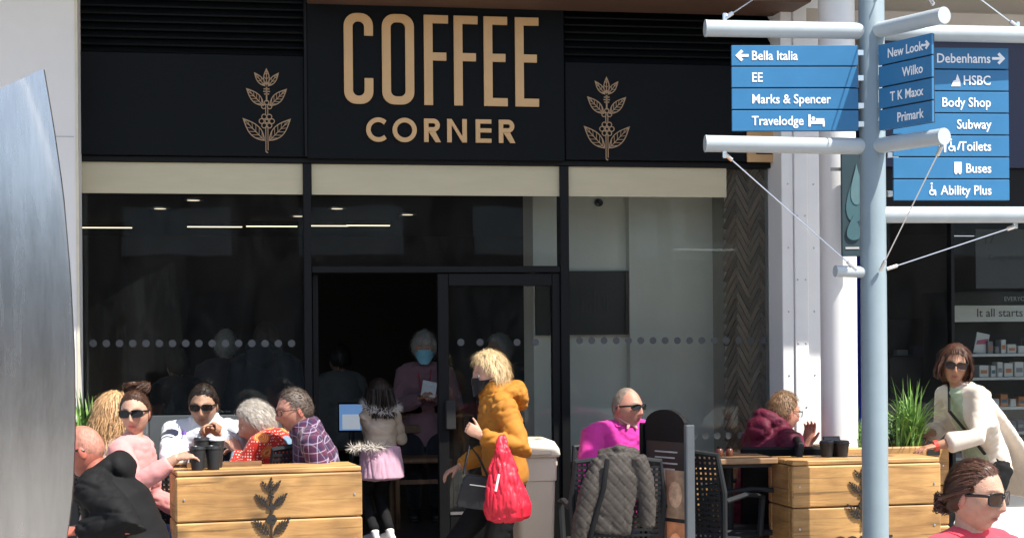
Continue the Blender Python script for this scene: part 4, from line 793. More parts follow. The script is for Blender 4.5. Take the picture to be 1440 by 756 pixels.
def person(label, head, phi, sit=True, lean=8, side=0, neck=8, tw=0, hy=0, hp=0, hr=0, k=1., hs=None, fem=False, tone='fair', rh=None, lh=None, rpole=(.6, -.5, -.6), lpole=(-.6, -.5, -.6), rhand=None, lhand=None, brow=(.12, .08, .05), stub=None, stride=.0,
           top=None, topkw={}, pants=None, bulk=.012, hem=.02, sleeve=1., cuff=.012, collar=0, hood=None, res=5, shoes=None, headz=None, belly=0, legs=True, sleeves=True, pelv=None, nl=.9, torso_mul=1., cuffr=1., name='person', elbow=None):
    phi = R(phi); hs = hs or (.96 if fem else 1.)
    def dv(a, b=0): return V((math.sin(R(b)), math.sin(R(a))*math.cos(R(b)), math.cos(R(a))*math.cos(R(b))))
    u1, u2 = dv(lean*.7, side), dv(lean*1.2, side)
    P0 = V((0, 0, 0)); W = P0+u1*.2*k; C = W+u2*.17*k; S = C+u2*.13*k; N = S+u2*.045*k; H = N+dv(lean*.6+neck, side*.5)*.13*nl*k
    ht = at(*head) if not isinstance(head, V) else head
    Rm = Matrix.Rotation(phi, 4, 'Z'); hz = ht.z-H.z; sh = V((0, 0, hz)); off = Rm @ V((H.x, H.y, 0))
    root = thing(name, label, 'person', (ht.x-off.x, ht.y-off.y, pelv if pelv is not None else 0), phi); rz0 = root.location.z
    sh.z -= rz0; P0, W, C, S, N, H = (p+sh for p in (P0, W, C, S, N, H)); gz = 0.
    inv = (Matrix.Translation(root.location) @ Rm).inverted()
    X = Matrix.Rotation(R(tw), 3, 'Z') @ V((math.cos(R(side)), 0, -math.sin(R(side)))); sw = (.152 if fem else .178)*k
    Sh = {1: S+X*sw-u2*.022, -1: S-X*sw-u2*.022}; L1, L2 = .285*k, .25*k
    EL, WR = {}, {}
    for s, h_, pl in ((1, rh, rpole), (-1, lh, lpole)):
        t = (inv @ (at(*h_) if not isinstance(h_, V) else h_)) if h_ is not None else V((s*.13*k, .30*k, P0.z+.12)) if sit else V((s*.24*k, .04, P0.z-.06))
        EL[s], WR[s] = ik(Sh[s], t, L1, L2, V(pl))
    Hm = Matrix.Translation(H) @ Matrix.Rotation(R(hy), 4, 'Z') @ Matrix.Rotation(R(-hp), 4, 'X') @ Matrix.Rotation(R(hr), 4, 'Y')
    # ---- legs
    hip = {s: P0+V((s*.09*k, 0, 0)) for s in (1, -1)}; KN, AN = {}, {}
    for s in (1, -1):
        if sit:
            KN[s] = V((s*.11*k, .41*k, max(P0.z-.02, .40*k))); AN[s] = V((s*.11*k, .43*k, .085))
        else:
            AN[s] = V((s*.085*k, s*stride, .085)); KN[s], AN[s] = ik(hip[s], AN[s], .44*k, .44*k, V((0, 1, 0)))
    # ---- body (one mesh)
    J = Join(); tn, lip, bl = TONES[tone]; D, F = ico(res); fp = face(D, fem); J.add(tf(Hm, fp*hs), F, face_color(D, fp, tn, lip, brow, bl, stub))
    em = MB()
    for s in (1, -1): em.ell((s*.0735, -.010, -.006), (.008, .019, .030), rot=Matrix.Rotation(R(-s*22), 3, 'Z') @ Matrix.Rotation(R(-12), 3, 'X'), u=10, w=8)
    J.add(tf(Hm, np.array(em.v)*hs), em.f, bl)
    for s in (1, -1):
        for r_, c_, y_ in ((.0105, (.6, .58, .55), .0765), (.0055, (.03, .02, .015), .0825)):
            e = MB().ell((s*.031, y_, .008), (r_, r_*.9, r_*.75), u=10, w=7); J.add(tf(Hm, np.array(e.v)*hs), e.f, c_)
    nb_ = tf(Hm, [np.array((0, -.018, -.06))*hs])[0]; nr_ = (.047 if fem else .056)*k
    b = MB(); b.loft([S-u2*.03, N-u2*.01, V(nb_)*.6+N*.4, V(nb_)+V((0, 0, .02))], [.085*k, nr_*1.1, nr_*.98, nr_], seg=14)
    b.loft([P0-u1*.05*k, P0+u1*.06*k, W, C, S, N], [.14*k, .15*k, .125*k, .145*k, .13*k, .06*k], [.10*k, .10*k, .09*k, .105*k, .075*k, .05*k], side=X, seg=16)
    me = remesh(b, .011, 3); v_, f_ = arrays(me); J.add(v_, f_, tn)
    hd = MB()
    for s in (1, -1):
        a = MB(); a.loft([Sh[s], Sh[s]*.5+EL[s]*.5, EL[s]], [.05*k, .043*k, .037*k], seg=10); a.loft([EL[s], EL[s]*.55+WR[s]*.45, WR[s]], [.037*k, .036*k, .025*k], seg=10)
        me = remesh(a, .008, 3); v_, f_ = arrays(me); J.add(v_, f_, tn)
        hk = (rhand if s > 0 else lhand) or {}; f = hk.get('f'); f = V(f) if f else (WR[s]-EL[s]).normalized(); n_ = V(hk.get('n', (-s*.5, 0, -1))); th_ = V(hk.get('s', (-s, .3, .2)))
        hm = MB(); hand_pieces(hm, WR[s]+f*.004, f, n_, th_, hk.get('curl', (25, 30, 20)), k*(.92 if fem else 1), hk.get('thumb', 35)); v_, f_ = arrays(remesh(hm, .0042, 2)); J.add(v_, f_, np.array(tn)*np.array((1, .95, .93)))
        if legs: b2 = MB(); b2.loft([hip[s], KN[s], AN[s]], [.075*k, .052*k, .038*k], seg=10); v_, f_ = arrays(b2); J.add(v_, f_, tn)
    J.obj('body', SKIN, root)
    # ---- garments
    info = dict(P0=P0, W=W, C=C, S=S, N=N, H=H, Sh=Sh, EL=EL, WR=WR, Hm=Hm, hs=hs, X=X, u2=u2, u1=u1, KN=KN, AN=AN, hip=hip, root=root, inv=inv, k=k)
    if top:
        t = MB(); tm = torso_mul; bb = bulk; hemp = P0-u1*hem
        t.loft([hemp, P0+u1*.05*k, W, W*.5+C*.5, C, C*.3+S*.7, S+u2*.03, N-u2*.012], [(.150*k)*tm+bb, .150*k*tm+bb, (.128*k+belly*.5)*tm+bb, .136*k*tm+bb, .148*k*tm+bb, .140*k+bb*.8, .105*k+bb*.4, .066*k], [.110*k*tm+bb+belly*.5, .108*k*tm+bb+belly, .097*k*tm+bb+belly, .102*k*tm+bb+belly*.6, .108*k*tm+bb, .090*k+bb*.8, .072*k+bb*.3, .058*k], side=X, seg=22)
        for s in (1, -1): t.loft([N-u2*.04*k, (N-u2*.045*k)*.5+Sh[s]*.5, Sh[s]], [.058*k+bb*.4, .056*k+bb*.6, .050*k+bb*.7], seg=12, cap=.3)
        segs = [(hemp, S)]
        for s in (1, -1):
            if not sleeves: break
            e = EL[s]; w_ = WR[s]; fr = sleeve
            if fr >= .99: pts = [Sh[s]-X*(s*.03), Sh[s], Sh[s]*.5+e*.5, e, e*.5+w_*.5, w_-(w_-e).normalized()*cuff]; rr_ = [.050*k+bb*.7, .054*k+bb*.8, .048*k+bb*.8, .044*k+bb*.8, .040*k+bb*.7, .033*k*cuffr+bb*.5]
            elif fr > .6: m = e+(w_-e)*((fr-.55)/.45); pts = [Sh[s]-X*(s*.03), Sh[s], Sh[s]*.5+e*.5, e, m]; rr_ = [.050*k+bb*.7, .054*k+bb*.8, .048*k+bb*.8, .045*k+bb*.8, .044*k*cuffr+bb]
            else: m = Sh[s]+(e-Sh[s])*fr*1.8; pts = [Sh[s]-X*(s*.03), Sh[s], m]; rr_ = [.050*k+bb, .054*k+bb, .054*k+bb]
            t.loft(pts, rr_, seg=14, cap=.3); segs.append((Sh[s], e)); segs.append((e, w_))
        if collar: t.loft([N-u2*.03, N+u2*(.02+collar*.3), N+u2*(.02+collar)], [.085*k+bb, .075*k+bb*.5, .078*k+bb*.5], seg=16, cap=.15)
        if hood: hood(t, info)
        kw = dict(segs=segs); kw.update(topkw); info['top'] = cloth(root, kw.pop('nm', 'top'), t, top, **kw)
    if pants and legs:
        t = MB(); t.loft([P0+u1*.09*k, P0, P0-u1*.05*k], [.145*k, .158*k, .14*k], [.105*k, .115*k, .10*k], side=V((1, 0, 0)), seg=16)
        for s in (1, -1): t.loft([hip[s], hip[s]*.5+KN[s]*.5, KN[s], KN[s]*.45+AN[s]*.55, AN[s]+V((0, 0, .02))], [.092*k, .082*k, .066*k, .060*k, .054*k], seg=12, cap=.3)
        cloth(root, 'trousers', t, pants, voxel=.012, smooth=3, wr=.005)
    for s in (1, -1):
        if not legs: break
        a = AN[s]; sm = MB(); sm.loft([a+V((0, -.05, -.045)), a+V((0, .02, -.04)), a+V((0, .10, -.052)), a+V((0, .17, -.058))], [.036*k, .040*k, .045*k, .034*k], [.04, .045, .033, .024], seg=12); sm.loft([a+V((0, -.01, -.05)), a+V((0, -.01, .02))], .043*k, seg=12, cap=.1)
        me = remesh(sm, .01, 2); me.materials.append(shoes or M('dark_shoe', (.02, .018, .018), .5)); link('shoe', me, root)
        so = MB(); so.loft([a+V((0, -.08, -.073)), a+V((0, .05, -.073)), a+V((0, .20, -.073))], [.036*k, .042*k, .035*k], [.012]*3, side=V((1, 0, 0)), seg=12); so.obj('sole', M('pale_sole', (.5, .5, .48), .6) if shoes else RUBBER, root, True)
    return info
def F_(n, c, **kw): return M('fabric_'+n, c, **dict(dict(rough=.85, var=.14, vs=9, bump=.25, bs=350, spec=.2, sheen=.15), **kw))
DENIM = F_('denim', (.05, .10, .24)); BLK = F_('black', (.009, .009, .010), sheen=0); DKT = F_('dark_trousers', (.02, .02, .025)); NVY = F_('navy', (.012, .015, .035))
# ---- 1 man in black hooded coat, foreground left
def hood_down(t, i, r=.10, back=.08, up=.03, thick=.05, drop=.0):
    N, X, u2 = i['N'], i['X'], i['u2']; b = u2.cross(X).normalized(); f = b if b.y > 0 else -b
    pts = []
    for a in range(-100, 101, 25):
        pts.append(N+X*(math.sin(R(a))*r)-f*(math.cos(R(a))*(r+back-.03))+u2*(up+.02*math.cos(R(a))-drop*abs(a)/100))
    t.loft(pts, [thick*(.55+.45*math.cos(R(a*.8))) for a in range(-100, 101, 25)], seg=12)
    t.ell(N-f*(r+back-.02)-u2*.03, (.105, thick*1.05, .075), rot=Matrix((X, f, u2)).transposed())
p1 = person('balding man in black hooded coat seen from behind at front left', (118, 634, 7.55), 76, lean=24, neck=18, hy=5, hp=14, tone='red', stub=(.4, .25, .2), top=F_('black_coat', (.0075, .0075, .008), rough=.75, sheen=0), bulk=.042, torso_mul=1.15, hem=.12, topkw=dict(nm='coat', wr=.010, wf=(4, 4, 11), seed=2), pants=BLK, hood=lambda t, i: hood_down(t, i, .092, .05, -.02, .046), rh=None, lh=V(at(112, 745, 7.3)), lpole=(-.5, -.8, -.7))
make_hair(p1['root'], p1['Hm'], p1['hs'], 'bald', hair_mat('stubble_grey', (.38, .17, .12)), th=.0016, amp=.0004, strands=250, slen=.006, width=.0009, lift=.1)
glasses(p1['root'], p1['Hm'], p1['hs'], h=.017, w=.031)
# ---- 2 woman with bun, pink top
pk = F_('dusty_pink', (.62, .27, .26))
p2 = person('woman with hair bun, sunglasses and dusty pink top reaching for a cup', (190, 581, 8.55), 252, lean=6, neck=4, hy=-84, hp=2, hr=2, fem=True, tone='fair', top=pk, topkw=dict(nm='jumper', wr=.006, seed=3), bulk=.016, hem=.06, collar=.0, pants=DENIM, rh=V(at(249, 643, 8.22)), rpole=(.7, -.3, -1), rhand=dict(f=(-.15, 1, .2), curl=(22, 28, 20), n=(-.5, 0, -.8), s=(-.3, .2, 1)), brow=(.06, .03, .02), sleeve=1, cuff=.05)
def bun(mb, rg):
    for _ in range(260):
        a, b_ = rg.uniform(0, 6.28), rg.uniform(0, 6.28); c = V((.0, -.05, .128)); pts = []
        for j in range(6):
            t = a+j*.35; rr = .042+.014*math.cos(b_+j*.3); pts.append(c+V((rr*math.cos(t)*1.25, rr*math.sin(t)*1.1, .030*math.sin(b_+j*.4))))
        lock(mb, rg, pts, .003, 1, .003)
    mb.ell((.0, -.05, .126), (.050, .045, .034))
BRN = hair_mat('dark_brown', (.060, .026, .014))
make_hair(p2['root'], p2['Hm'], p2['hs'], 'tied', BRN, th=.012, amp=.004, strands=3000, slen=.045, target=(0, -.05, .128), lift=.03, jit=.08, width=.0011, res=5, extra=bun)
glasses(p2['root'], p2['Hm'], p2['hs'], h=.020, w=.030)
# ---- 3 blonde woman behind
p3 = person('blonde long-haired woman turned away behind the woman with the bun', (160, 583, 9.1), 300, lean=6, hy=10, fem=True, tone='fair', top=F_('beige', (.5, .36, .28)), topkw=dict(nm='blouse'), pants=DKT)
def longhair(mb, rg):
    for a in np.arange(-120, 121, 1.8):
        x, y = math.sin(R(a)), -math.cos(R(a)); q_ = [rg.normal(0, .014) for _ in range(4)]; lock(mb, rg, [(x*.075, y*.09, .04), (x*.098+q_[0]*.5, y*.115-.005+q_[1]*.4, -.03), (x*.105+q_[2], y*.12-.01+q_[3], -.10), (x*.10+q_[0]*1.6, y*.11-.02+q_[1], -.16-.05*rg.random())], .009, 13, .0016)
BLO = hair_mat('blonde', (.55, .34, .17))
make_hair(p3['root'], p3['Hm'], p3['hs'], 'full', BLO, th=.022, amp=.008, strands=700, slen=.08, lift=.1, extra=longhair)
# ---- 4 man in white sweater
WS = F_('white_sweater', (.62, .64, .68), var=.06); 
def band(i):
    def f(ce):
        r = np.zeros(len(ce)); 
        for s in (1, -1):
            a, b = np.array(i['Sh'][s]), np.array(i['EL'][s]); ab = b-a; t = ((ce-a) @ ab)/(ab @ ab); dd = np.linalg.norm(ce-(a+np.clip(t, 0, 1)[:, None]*ab), axis=1); arm = (dd < .085) & (np.abs(ce[:, 0]-i['S'].x) > .135)
            r[arm & (t > .42) & (t < .66)] = 1; r[arm & (t > .74) & (t < .80)] = 1
        z = ce[:, 2]-i['S'].z; tor = np.abs(ce[:, 0]-i['S'].x) < .15; r[tor & (z < -.12) & (z > -.20)] = 1; return r
    return f
hands4 = at(297, 601, 9.1)
class _L(dict): pass
def p4_():
    box = {}
    i = person('man in white sweater and sunglasses resting chin on clasped hands', (286, 571, 9.38), 176, lean=16, neck=26, hy=-4, hp=7, nl=.75, tone='olive', stub=(.2, .13, .1), brow=(.02, .015, .01), top=[WS, NVY], bulk=.018, hem=.05, pants=DENIM, rh=hands4+V((-.042, 0, -.03)), lh=hands4+V((.042, .0, -.04)), rpole=(1, 0, -.7), lpole=(-1, 0, -.7),
               rhand=dict(f=(-.75, .25, .6), n=(-.3, .4, -.9), s=(.2, -.2, 1), curl=(55, 60, 30)), lhand=dict(f=(.75, .25, .6), n=(.3, .4, -.9), s=(-.2, -.2, 1), curl=(55, 60, 30)), topkw=dict(nm='sweater', wr=.008, seed=4, paint=lambda ce: band(box['i'])(ce)), hood=lambda t, i: box.update(i=i), collar=.008)
    return i
p4 = p4_()
DKH = hair_mat('near_black', (.022, .014, .010))
make_hair(p4['root'], p4['Hm'], p4['hs'], 'short', DKH, th=.017, amp=.007, strands=1100, slen=.018, flow=(0, .6, .5), lift=.7, width=.002)
glasses(p4['root'], p4['Hm'], p4['hs'], h=.019, w=.029, z0=.008)
# ---- 5 older woman in red patterned blouse
def m_floral():
    m = F_('red_floral', (.5, .03, .02)); N, L, b = nodes(m); tc = N.new('ShaderNodeTexCoord')
    v1 = N.new('ShaderNodeTexVoronoi'); v1.inputs['Scale'].default_value = 62; v1.inputs['Randomness'].default_value = .25; L.new(tc.outputs['Object'], v1.inputs[0])
    r1 = N.new('ShaderNodeValToRGB'); e = r1.color_ramp; e.elements[0].position = .24; e.elements[0].color = (.75, .55, .45, 1); e.elements[1].position = .34; e.elements[1].color = (.50, .025, .015, 1); L.new(v1.outputs['Distance'], r1.inputs[0])
    v2 = N.new('ShaderNodeTexVoronoi'); v2.inputs['Scale'].default_value = 10; L.new(tc.outputs['Object'], v2.inputs[0])
    wv = N.new('ShaderNodeMath'); wv.operation = 'SINE'; ml = N.new('ShaderNodeMath'); ml.operation = 'MULTIPLY'; ml.inputs[1].default_value = 60; L.new(v2.outputs['Distance'], ml.inputs[0]); L.new(ml.outputs[0], wv.inputs[0])
    r3 = N.new('ShaderNodeValToRGB'); r3.color_ramp.elements[0].color = (.75, .16, .03, 1); r3.color_ramp.elements[1].color = (.85, .42, .14, 1); L.new(wv.outputs[0], r3.inputs[0])
    sep = N.new('ShaderNodeSeparateColor'); L.new(v2.outputs['Color'], sep.inputs[0]); bl = N.new('ShaderNodeMath'); bl.operation = 'GREATER_THAN'; bl.inputs[1].default_value = .72; L.new(sep.outputs[0], bl.inputs[0])
    mxb = N.new('ShaderNodeMix'); mxb.data_type = 'RGBA'; L.new(bl.outputs[0], mxb.inputs[0]); L.new(r3.outputs[0], mxb.inputs[6]); mxb.inputs[7].default_value = (.16, .26, .36, 1)
    lt = N.new('ShaderNodeMapRange'); lt.inputs[1].default_value = .40; lt.inputs[2].default_value = .46; lt.inputs[3].default_value = 1; lt.inputs[4].default_value = 0; L.new(v2.outputs['Distance'], lt.inputs[0])
    g2 = N.new('ShaderNodeMath'); g2.operation = 'GREATER_THAN'; g2.inputs[1].default_value = .22; L.new(sep.outputs[1], g2.inputs[0]); mm = N.new('ShaderNodeMath'); mm.operation = 'MULTIPLY'; L.new(lt.outputs[0], mm.inputs[0]); L.new(g2.outputs[0], mm.inputs[1])
    mx = N.new('ShaderNodeMix'); mx.data_type = 'RGBA'; L.new(mm.outputs[0], mx.inputs[0]); L.new(r1.outputs[0], mx.inputs[6]); L.new(mxb.outputs[2], mx.inputs[7]); L.new(mx.outputs[2], b.inputs['Base Color']); return m
p5 = person('grey-haired woman in red and orange patterned blouse bent over the table', (360, 596, 9.12), 62, lean=22, neck=48, hy=26, hp=20, nl=.65, fem=True, tone='fair', k=.98, top=m_floral(), bulk=.016, torso_mul=1.04, hem=.08, topkw=dict(nm='blouse', wr=.007, seed=5), pants=DKT, lh=V(at(337, 636, 9.1)), rh=V(at(345, 640, 9.35)), lpole=(-.8, -.3, -.8), lhand=dict(f=(-.2, .5, .8)))
make_hair(p5['root'], p5['Hm'], p5['hs'], 'full', hair_mat('silver', (.46, .42, .37)), th=.026, amp=.007, strands=3000, slen=.05, flow=(0, -.6, -1), lift=.1, width=.0013, res=5)
# ---- 6 man in plaid shirt
def m_plaid():
    m = F_('plaid', (.06, .02, .05)); N, L, b = nodes(m); tc = N.new('ShaderNodeTexCoord'); mp = N.new('ShaderNodeMapping'); mp.inputs['Rotation'].default_value = (R(8), R(14), R(20)); L.new(tc.outputs['Object'], mp.inputs[0]); sp = N.new('ShaderNodeSeparateXYZ'); L.new(mp.outputs[0], sp.inputs[0])
    def line(sock, sc, wid, off=0):
        a = N.new('ShaderNodeMath'); a.operation = 'MULTIPLY_ADD'; a.inputs[1].default_value = sc; a.inputs[2].default_value = off; L.new(sock, a.inputs[0]); f = N.new('ShaderNodeMath'); f.operation = 'FRACT'; L.new(a.outputs[0], f.inputs[0]); l = N.new('ShaderNodeMath'); l.operation = 'LESS_THAN'; l.inputs[1].default_value = wid; L.new(f.outputs[0], l.inputs[0]); return l.outputs[0]
    def mix(fac, a, c):
        x = N.new('ShaderNodeMix'); x.data_type = 'RGBA'; L.new(fac, x.inputs[0]); x.inputs[7].default_value = (*c, 1)
        if isinstance(a, tuple): x.inputs[6].default_value = (*a, 1)
        else: L.new(a, x.inputs[6])
        return x.outputs[2]
    def scale(s_, v):
        q = N.new('ShaderNodeMath'); q.operation = 'MULTIPLY'; q.inputs[1].default_value = v; L.new(s_, q.inputs[0]); return q.outputs[0]
    c = (.050, .022, .052); c = mix(scale(line(sp.outputs[1], 22, .42), .6), c, (.11, .02, .05)); c = mix(scale(line(sp.outputs[2], 22, .42), .6), c, (.015, .018, .06)); c = mix(scale(line(sp.outputs[0], 22, .4), .3), c, (.11, .02, .05))
    for s_, o in ((1, .2), (2, .2), (0, .5)): c = mix(scale(line(sp.outputs[s_], 22, .10, o), .5 if s_ else .25), c, (.42, .36, .48))
    L.new(c, b.inputs['Base Color']); return m
p6 = person('man in purple plaid shirt and thin glasses leaning in to talk', (415, 577, 8.85), 90, lean=14, neck=24, hy=12, hp=8, nl=.8, tone='pink', stub=(.35, .2, .16), brow=(.12, .07, .05), top=m_plaid(), bulk=.014, torso_mul=1.02, hem=.08, topkw=dict(nm='shirt', wr=.007, seed=6), pants=NVY, collar=.010, lh=V(at(400, 690, 8.72)), rh=V(at(405, 690, 9.0)), lpole=(-.5, -.9, -.5))
make_hair(p6['root'], p6['Hm'], p6['hs'], 'short', hair_mat('salt_pepper', (.10, .075, .06)), th=.008, amp=.002, strands=1100, slen=.018, flow=(0, .7, .5), lift=.5)
glasses(p6['root'], p6['Hm'], p6['hs'], w=.026, h=.017, z0=.004, thin=True, power=3, frame=M('bronze_wire', (.10, .055, .04), .3, metal=.5), name='glasses')
# ---- 7 child in the doorway
GJ = F_('champagne_puffer', (.42, .33, .24), rough=.45, sheen=0, spec=.5); FUR = F_('white_fur', (.55, .50, .44))
p7 = person('small child in champagne padded jacket and pink skirt in the open doorway', (533, 556, 10.22), 20, sit=False, lean=3, neck=4, hy=0, k=.62, hs=.84, fem=True, tone='fair', pelv=FLOOR, top=GJ, bulk=.018, hem=-.02, topkw=dict(nm='jacket', wr=.004, baffle=(.07, .007), seed=7), pants=BLK, shoes=M('white_trainer', (.75, .75, .74), .5), lh=V(at(528, 612, 10.42)), rh=V(at(545, 612, 10.42)), lpole=(-.4, -.5, -1), rpole=(.4, -.5, -1))
def childhair(mb, rg):
    for a in range(-110, 111, 14):
        x, y = math.sin(R(a)), -math.cos(R(a)); lock(mb, rg, [(x*.075, y*.09, .04), (x*.09, y*.11, -.05), (x*.09, y*.11, -.13)], .008, 14, .005)
make_hair(p7['root'], p7['Hm'], p7['hs'], 'full', DKH, th=.014, amp=.004, strands=250, slen=.06, lift=.1, extra=childhair)
sk = MB(); i = p7; sk.loft([i['P0']+V((0, 0, .09)), i['P0']+V((0, 0, .0)), i['P0']+V((0, 0, -.10))], [.125, .140, .150], [.10, .115, .125], seg=20, cap=.1); cloth(i['root'], 'skirt', sk, F_('pale_pink', (.55, .33, .42)), wr=.006, wf=(16, 16, 2), voxel=.007)
fu = MB(); 
for a in range(0, 360, 12):
    c = i['N']+V((.10*math.cos(R(a)), .085*math.sin(R(a))-.02, .035*math.sin(R(a))+.01))
    for _ in range(26):
        d = V(rng.normal(0, 1, 3)).normalized(); s_ = d.orthogonal().normalized()*.003; b_ = c+d*.01; fu.add([b_+s_, b_-s_, b_+d*.04], [(0, 1, 2)])
for a in range(-40, 41, 10):
    for c in (i['P0']+V((.17*math.sin(R(a))-.12, -.11+.04*abs(math.sin(R(a))), .10)),):
        for _ in range(30):
            d = V(rng.normal(0, 1, 3)).normalized(); s_ = d.orthogonal().normalized()*.003; b_ = c+d*.01; fu.add([b_+s_, b_-s_, b_+d*.045], [(0, 1, 2)])
fu.obj('fur_trim', FUR, i['root'])
# ---- 8 masked staff member
p8 = person('grey-haired woman in blue face mask and pink cardigan standing inside the cafe', (597, 490, 11.6), 172, sit=False, lean=4, k=.92, fem=True, tone='fair', pelv=FLOOR, top=F_('mauve_cardigan', (.24, .13, .15)), bulk=.03, hem=.15, topkw=dict(nm='cardigan', wr=.008), pants=DKT, rh=V(at(590, 560, 11.35)), lh=V(at(612, 556, 11.35)), hp=4, res=4)
make_hair(p8['root'], p8['Hm'], p8['hs'], 'fringe', hair_mat('ash_grey', (.36, .34, .31)), th=.022, amp=.006, strands=500, slen=.05)
face_mask(p8['root'], p8['Hm'], p8['hs'], F_('surgical_blue', (.25, .55, .66)))
ln = MB(); i = p8; ln.loft([i['N']+V((.05, .06, -.02)), i['C']+V((.03, .14, 0)), i['W']+V((0, .16, .08)), i['C']+V((-.03, .14, 0)), i['N']+V((-.05, .06, -.02))], .006, seg=5); ln.obj('lanyard', F_('red_lanyard', (.35, .05, .06)), i['root'])
pd = thing('paper_pad', 'small white pad held by masked woman inside the cafe', 'pad', at(603, 548, 11.3)); MB().box(-.05, .05, -.01, .01, -.05, .06, mat=Matrix.Rotation(R(12), 4, 'Y') @ Matrix.Rotation(R(-20), 4, 'X')).obj('page', M('paper_white', (.7, .7, .68), .7), pd); MB().box(-.03, .03, -.013, -.0102, .03, .055, mat=Matrix.Rotation(R(12), 4, 'Y') @ Matrix.Rotation(R(-20), 4, 'X')).obj('clip', STEEL, pd)
# ---- 9 woman in mustard coat
def hood9(t, i):
    hood_down(t, i, .095, .055, -.01, .05)
    t.loft([i['N']-i['u2']*.03, i['N']+i['u2']*.03, i['N']+i['u2']*.075], [.098, .092, .086], seg=16, cap=.15)
MUS = F_('mustard_coat', (.42, .168, .022), rough=.65, sheen=.05)
p9 = person('blonde woman in mustard padded coat and black mask walking past the door', (689, 528, 9.0), 94, sit=False, lean=6, neck=14, hy=6, hp=6, k=.93, fem=True, tone='fair', stride=.16, top=MUS, bulk=.024, hem=-.03, torso_mul=1.0, topkw=dict(nm='coat', wr=.011, wf=(7, 7, 10), seed=9, baffle=(.15, .007)), pants=BLK, hood=hood9, lh=V(at(676, 612, 8.72)), rh=V(at(646, 655, 9.15)), lpole=(-.3, -1, -.7), rpole=(.4, -.6, -.8), lhand=dict(f=(0, .7, .45), n=(.9, .0, .0), s=(0, .0, 1), curl=(65, 70, 40)), rhand=dict(f=(-.1, .8, -.35), n=(0, -.3, -1), curl=(20, 25, 20)), cuff=.02)
def fluff(mb, rg):
    for _ in range(130):
        a = rg.uniform(0, 6.28); e = rg.uniform(.1, 1.4); d = V((math.cos(a)*math.cos(e), math.sin(a)*math.cos(e), math.sin(e))); c = V((d.x*.085, d.y*.105-.005, d.z*.13))
        t = d.orthogonal(); lock(mb, rg, [c, c+d*.02+t*.012, c+d*.028+t*.03, c+d*.02+t*.045+V((0, 0, -.01))], .004, 4, .0035)
make_hair(p9['root'], p9['Hm'], p9['hs'], 'full', hair_mat('pale_blonde', (.66, .50, .28)), th=.026, vol=(.094, .118, .143), amp=.009, freq=(5, 5, 4), strands=3600, slen=.045, flow=(0, -.1, -.9), lift=.14, jit=.2, curl=.04, width=.0013, res=5)
face_mask(p9['root'], p9['Hm'], p9['hs'], F_('mask_black', (.012, .012, .014)))
# ---- 10 man in magenta jumper
MAG = F_('magenta_jumper', (.54, .035, .27), var=.08)
p10 = person('balding man in magenta jumper and sunglasses at the small table', (882, 574, 9.5), 190, lean=2, neck=22, hy=28, hp=-2, nl=.55, k=1.14, hs=1., tone='pink', stub=(.4, .25, .2), brow=(.2, .15, .1), top=MAG, bulk=.014, torso_mul=1.04, belly=.02, hem=.06, topkw=dict(nm='jumper', wr=.008, seed=10), pants=DENIM, rpole=(1, -.2, -.6), lpole=(-1, -.2, -.6))
make_hair(p10['root'], p10['Hm'], p10['hs'], 'reced', hair_mat('grey_crop', (.25, .195, .155)), th=.002, amp=.0006, strands=700, slen=.010, lift=.3, width=.0014)
glasses(p10['root'], p10['Hm'], p10['hs'], h=.0155, w=.033, z0=.008, power=2.6)
cl = MB(); i = p10
for s_ in (1, -1): cl.loft([i['N']+V((s_*.062, -.01, .035)), i['N']+V((s_*.048, .055, .018)), i['N']+V((s_*.012, .085, -.012)), i['N']+V((s_*.03, .098, -.038))], [.015, .017, .017, .007], [.006]*4, seg=8)
cl.obj('shirt_collar', F_('salmon_collar', (.62, .32, .28)), i['root'], True)
# ---- 11 person in maroon puffer
p11 = person('fair-haired person in maroon padded jacket facing the white pillar', (1102, 580, 9.62), -72, lean=15, neck=28, hy=-2, hp=8, tone='pink', brow=(.2, .13, .08), top=F_('maroon_puffer', (.105, .013, .030), rough=.55, sheen=0), bulk=.034, hem=.08, torso_mul=1.0, topkw=dict(nm='jacket', wr=.006, wf=(9, 9, 9), baffle=(.075, .007), seed=11), pants=DENIM, collar=.03, hood=lambda t, i: hood_down(t, i, .085, .045, .025, .048), rh=V(at(1150, 665, 9.5)), lh=V(at(1135, 626, 9.72)), lpole=(-1, .1, -.6), lhand=dict(f=(.1, .15, .95), n=(.5, -.8, 0), s=(.6, .5, 0), curl=(15, 20, 15)))
make_hair(p11['root'], p11['Hm'], p11['hs'], 'short', hair_mat('sandy', (.20, .115, .06)), th=.013, amp=.005, strands=1600, slen=.024, flow=(.2, .3, -.8), lift=.35, width=.002)
glasses(p11['root'], p11['Hm'], p11['hs'], w=.026, h=.018, thin=True, name='glasses')
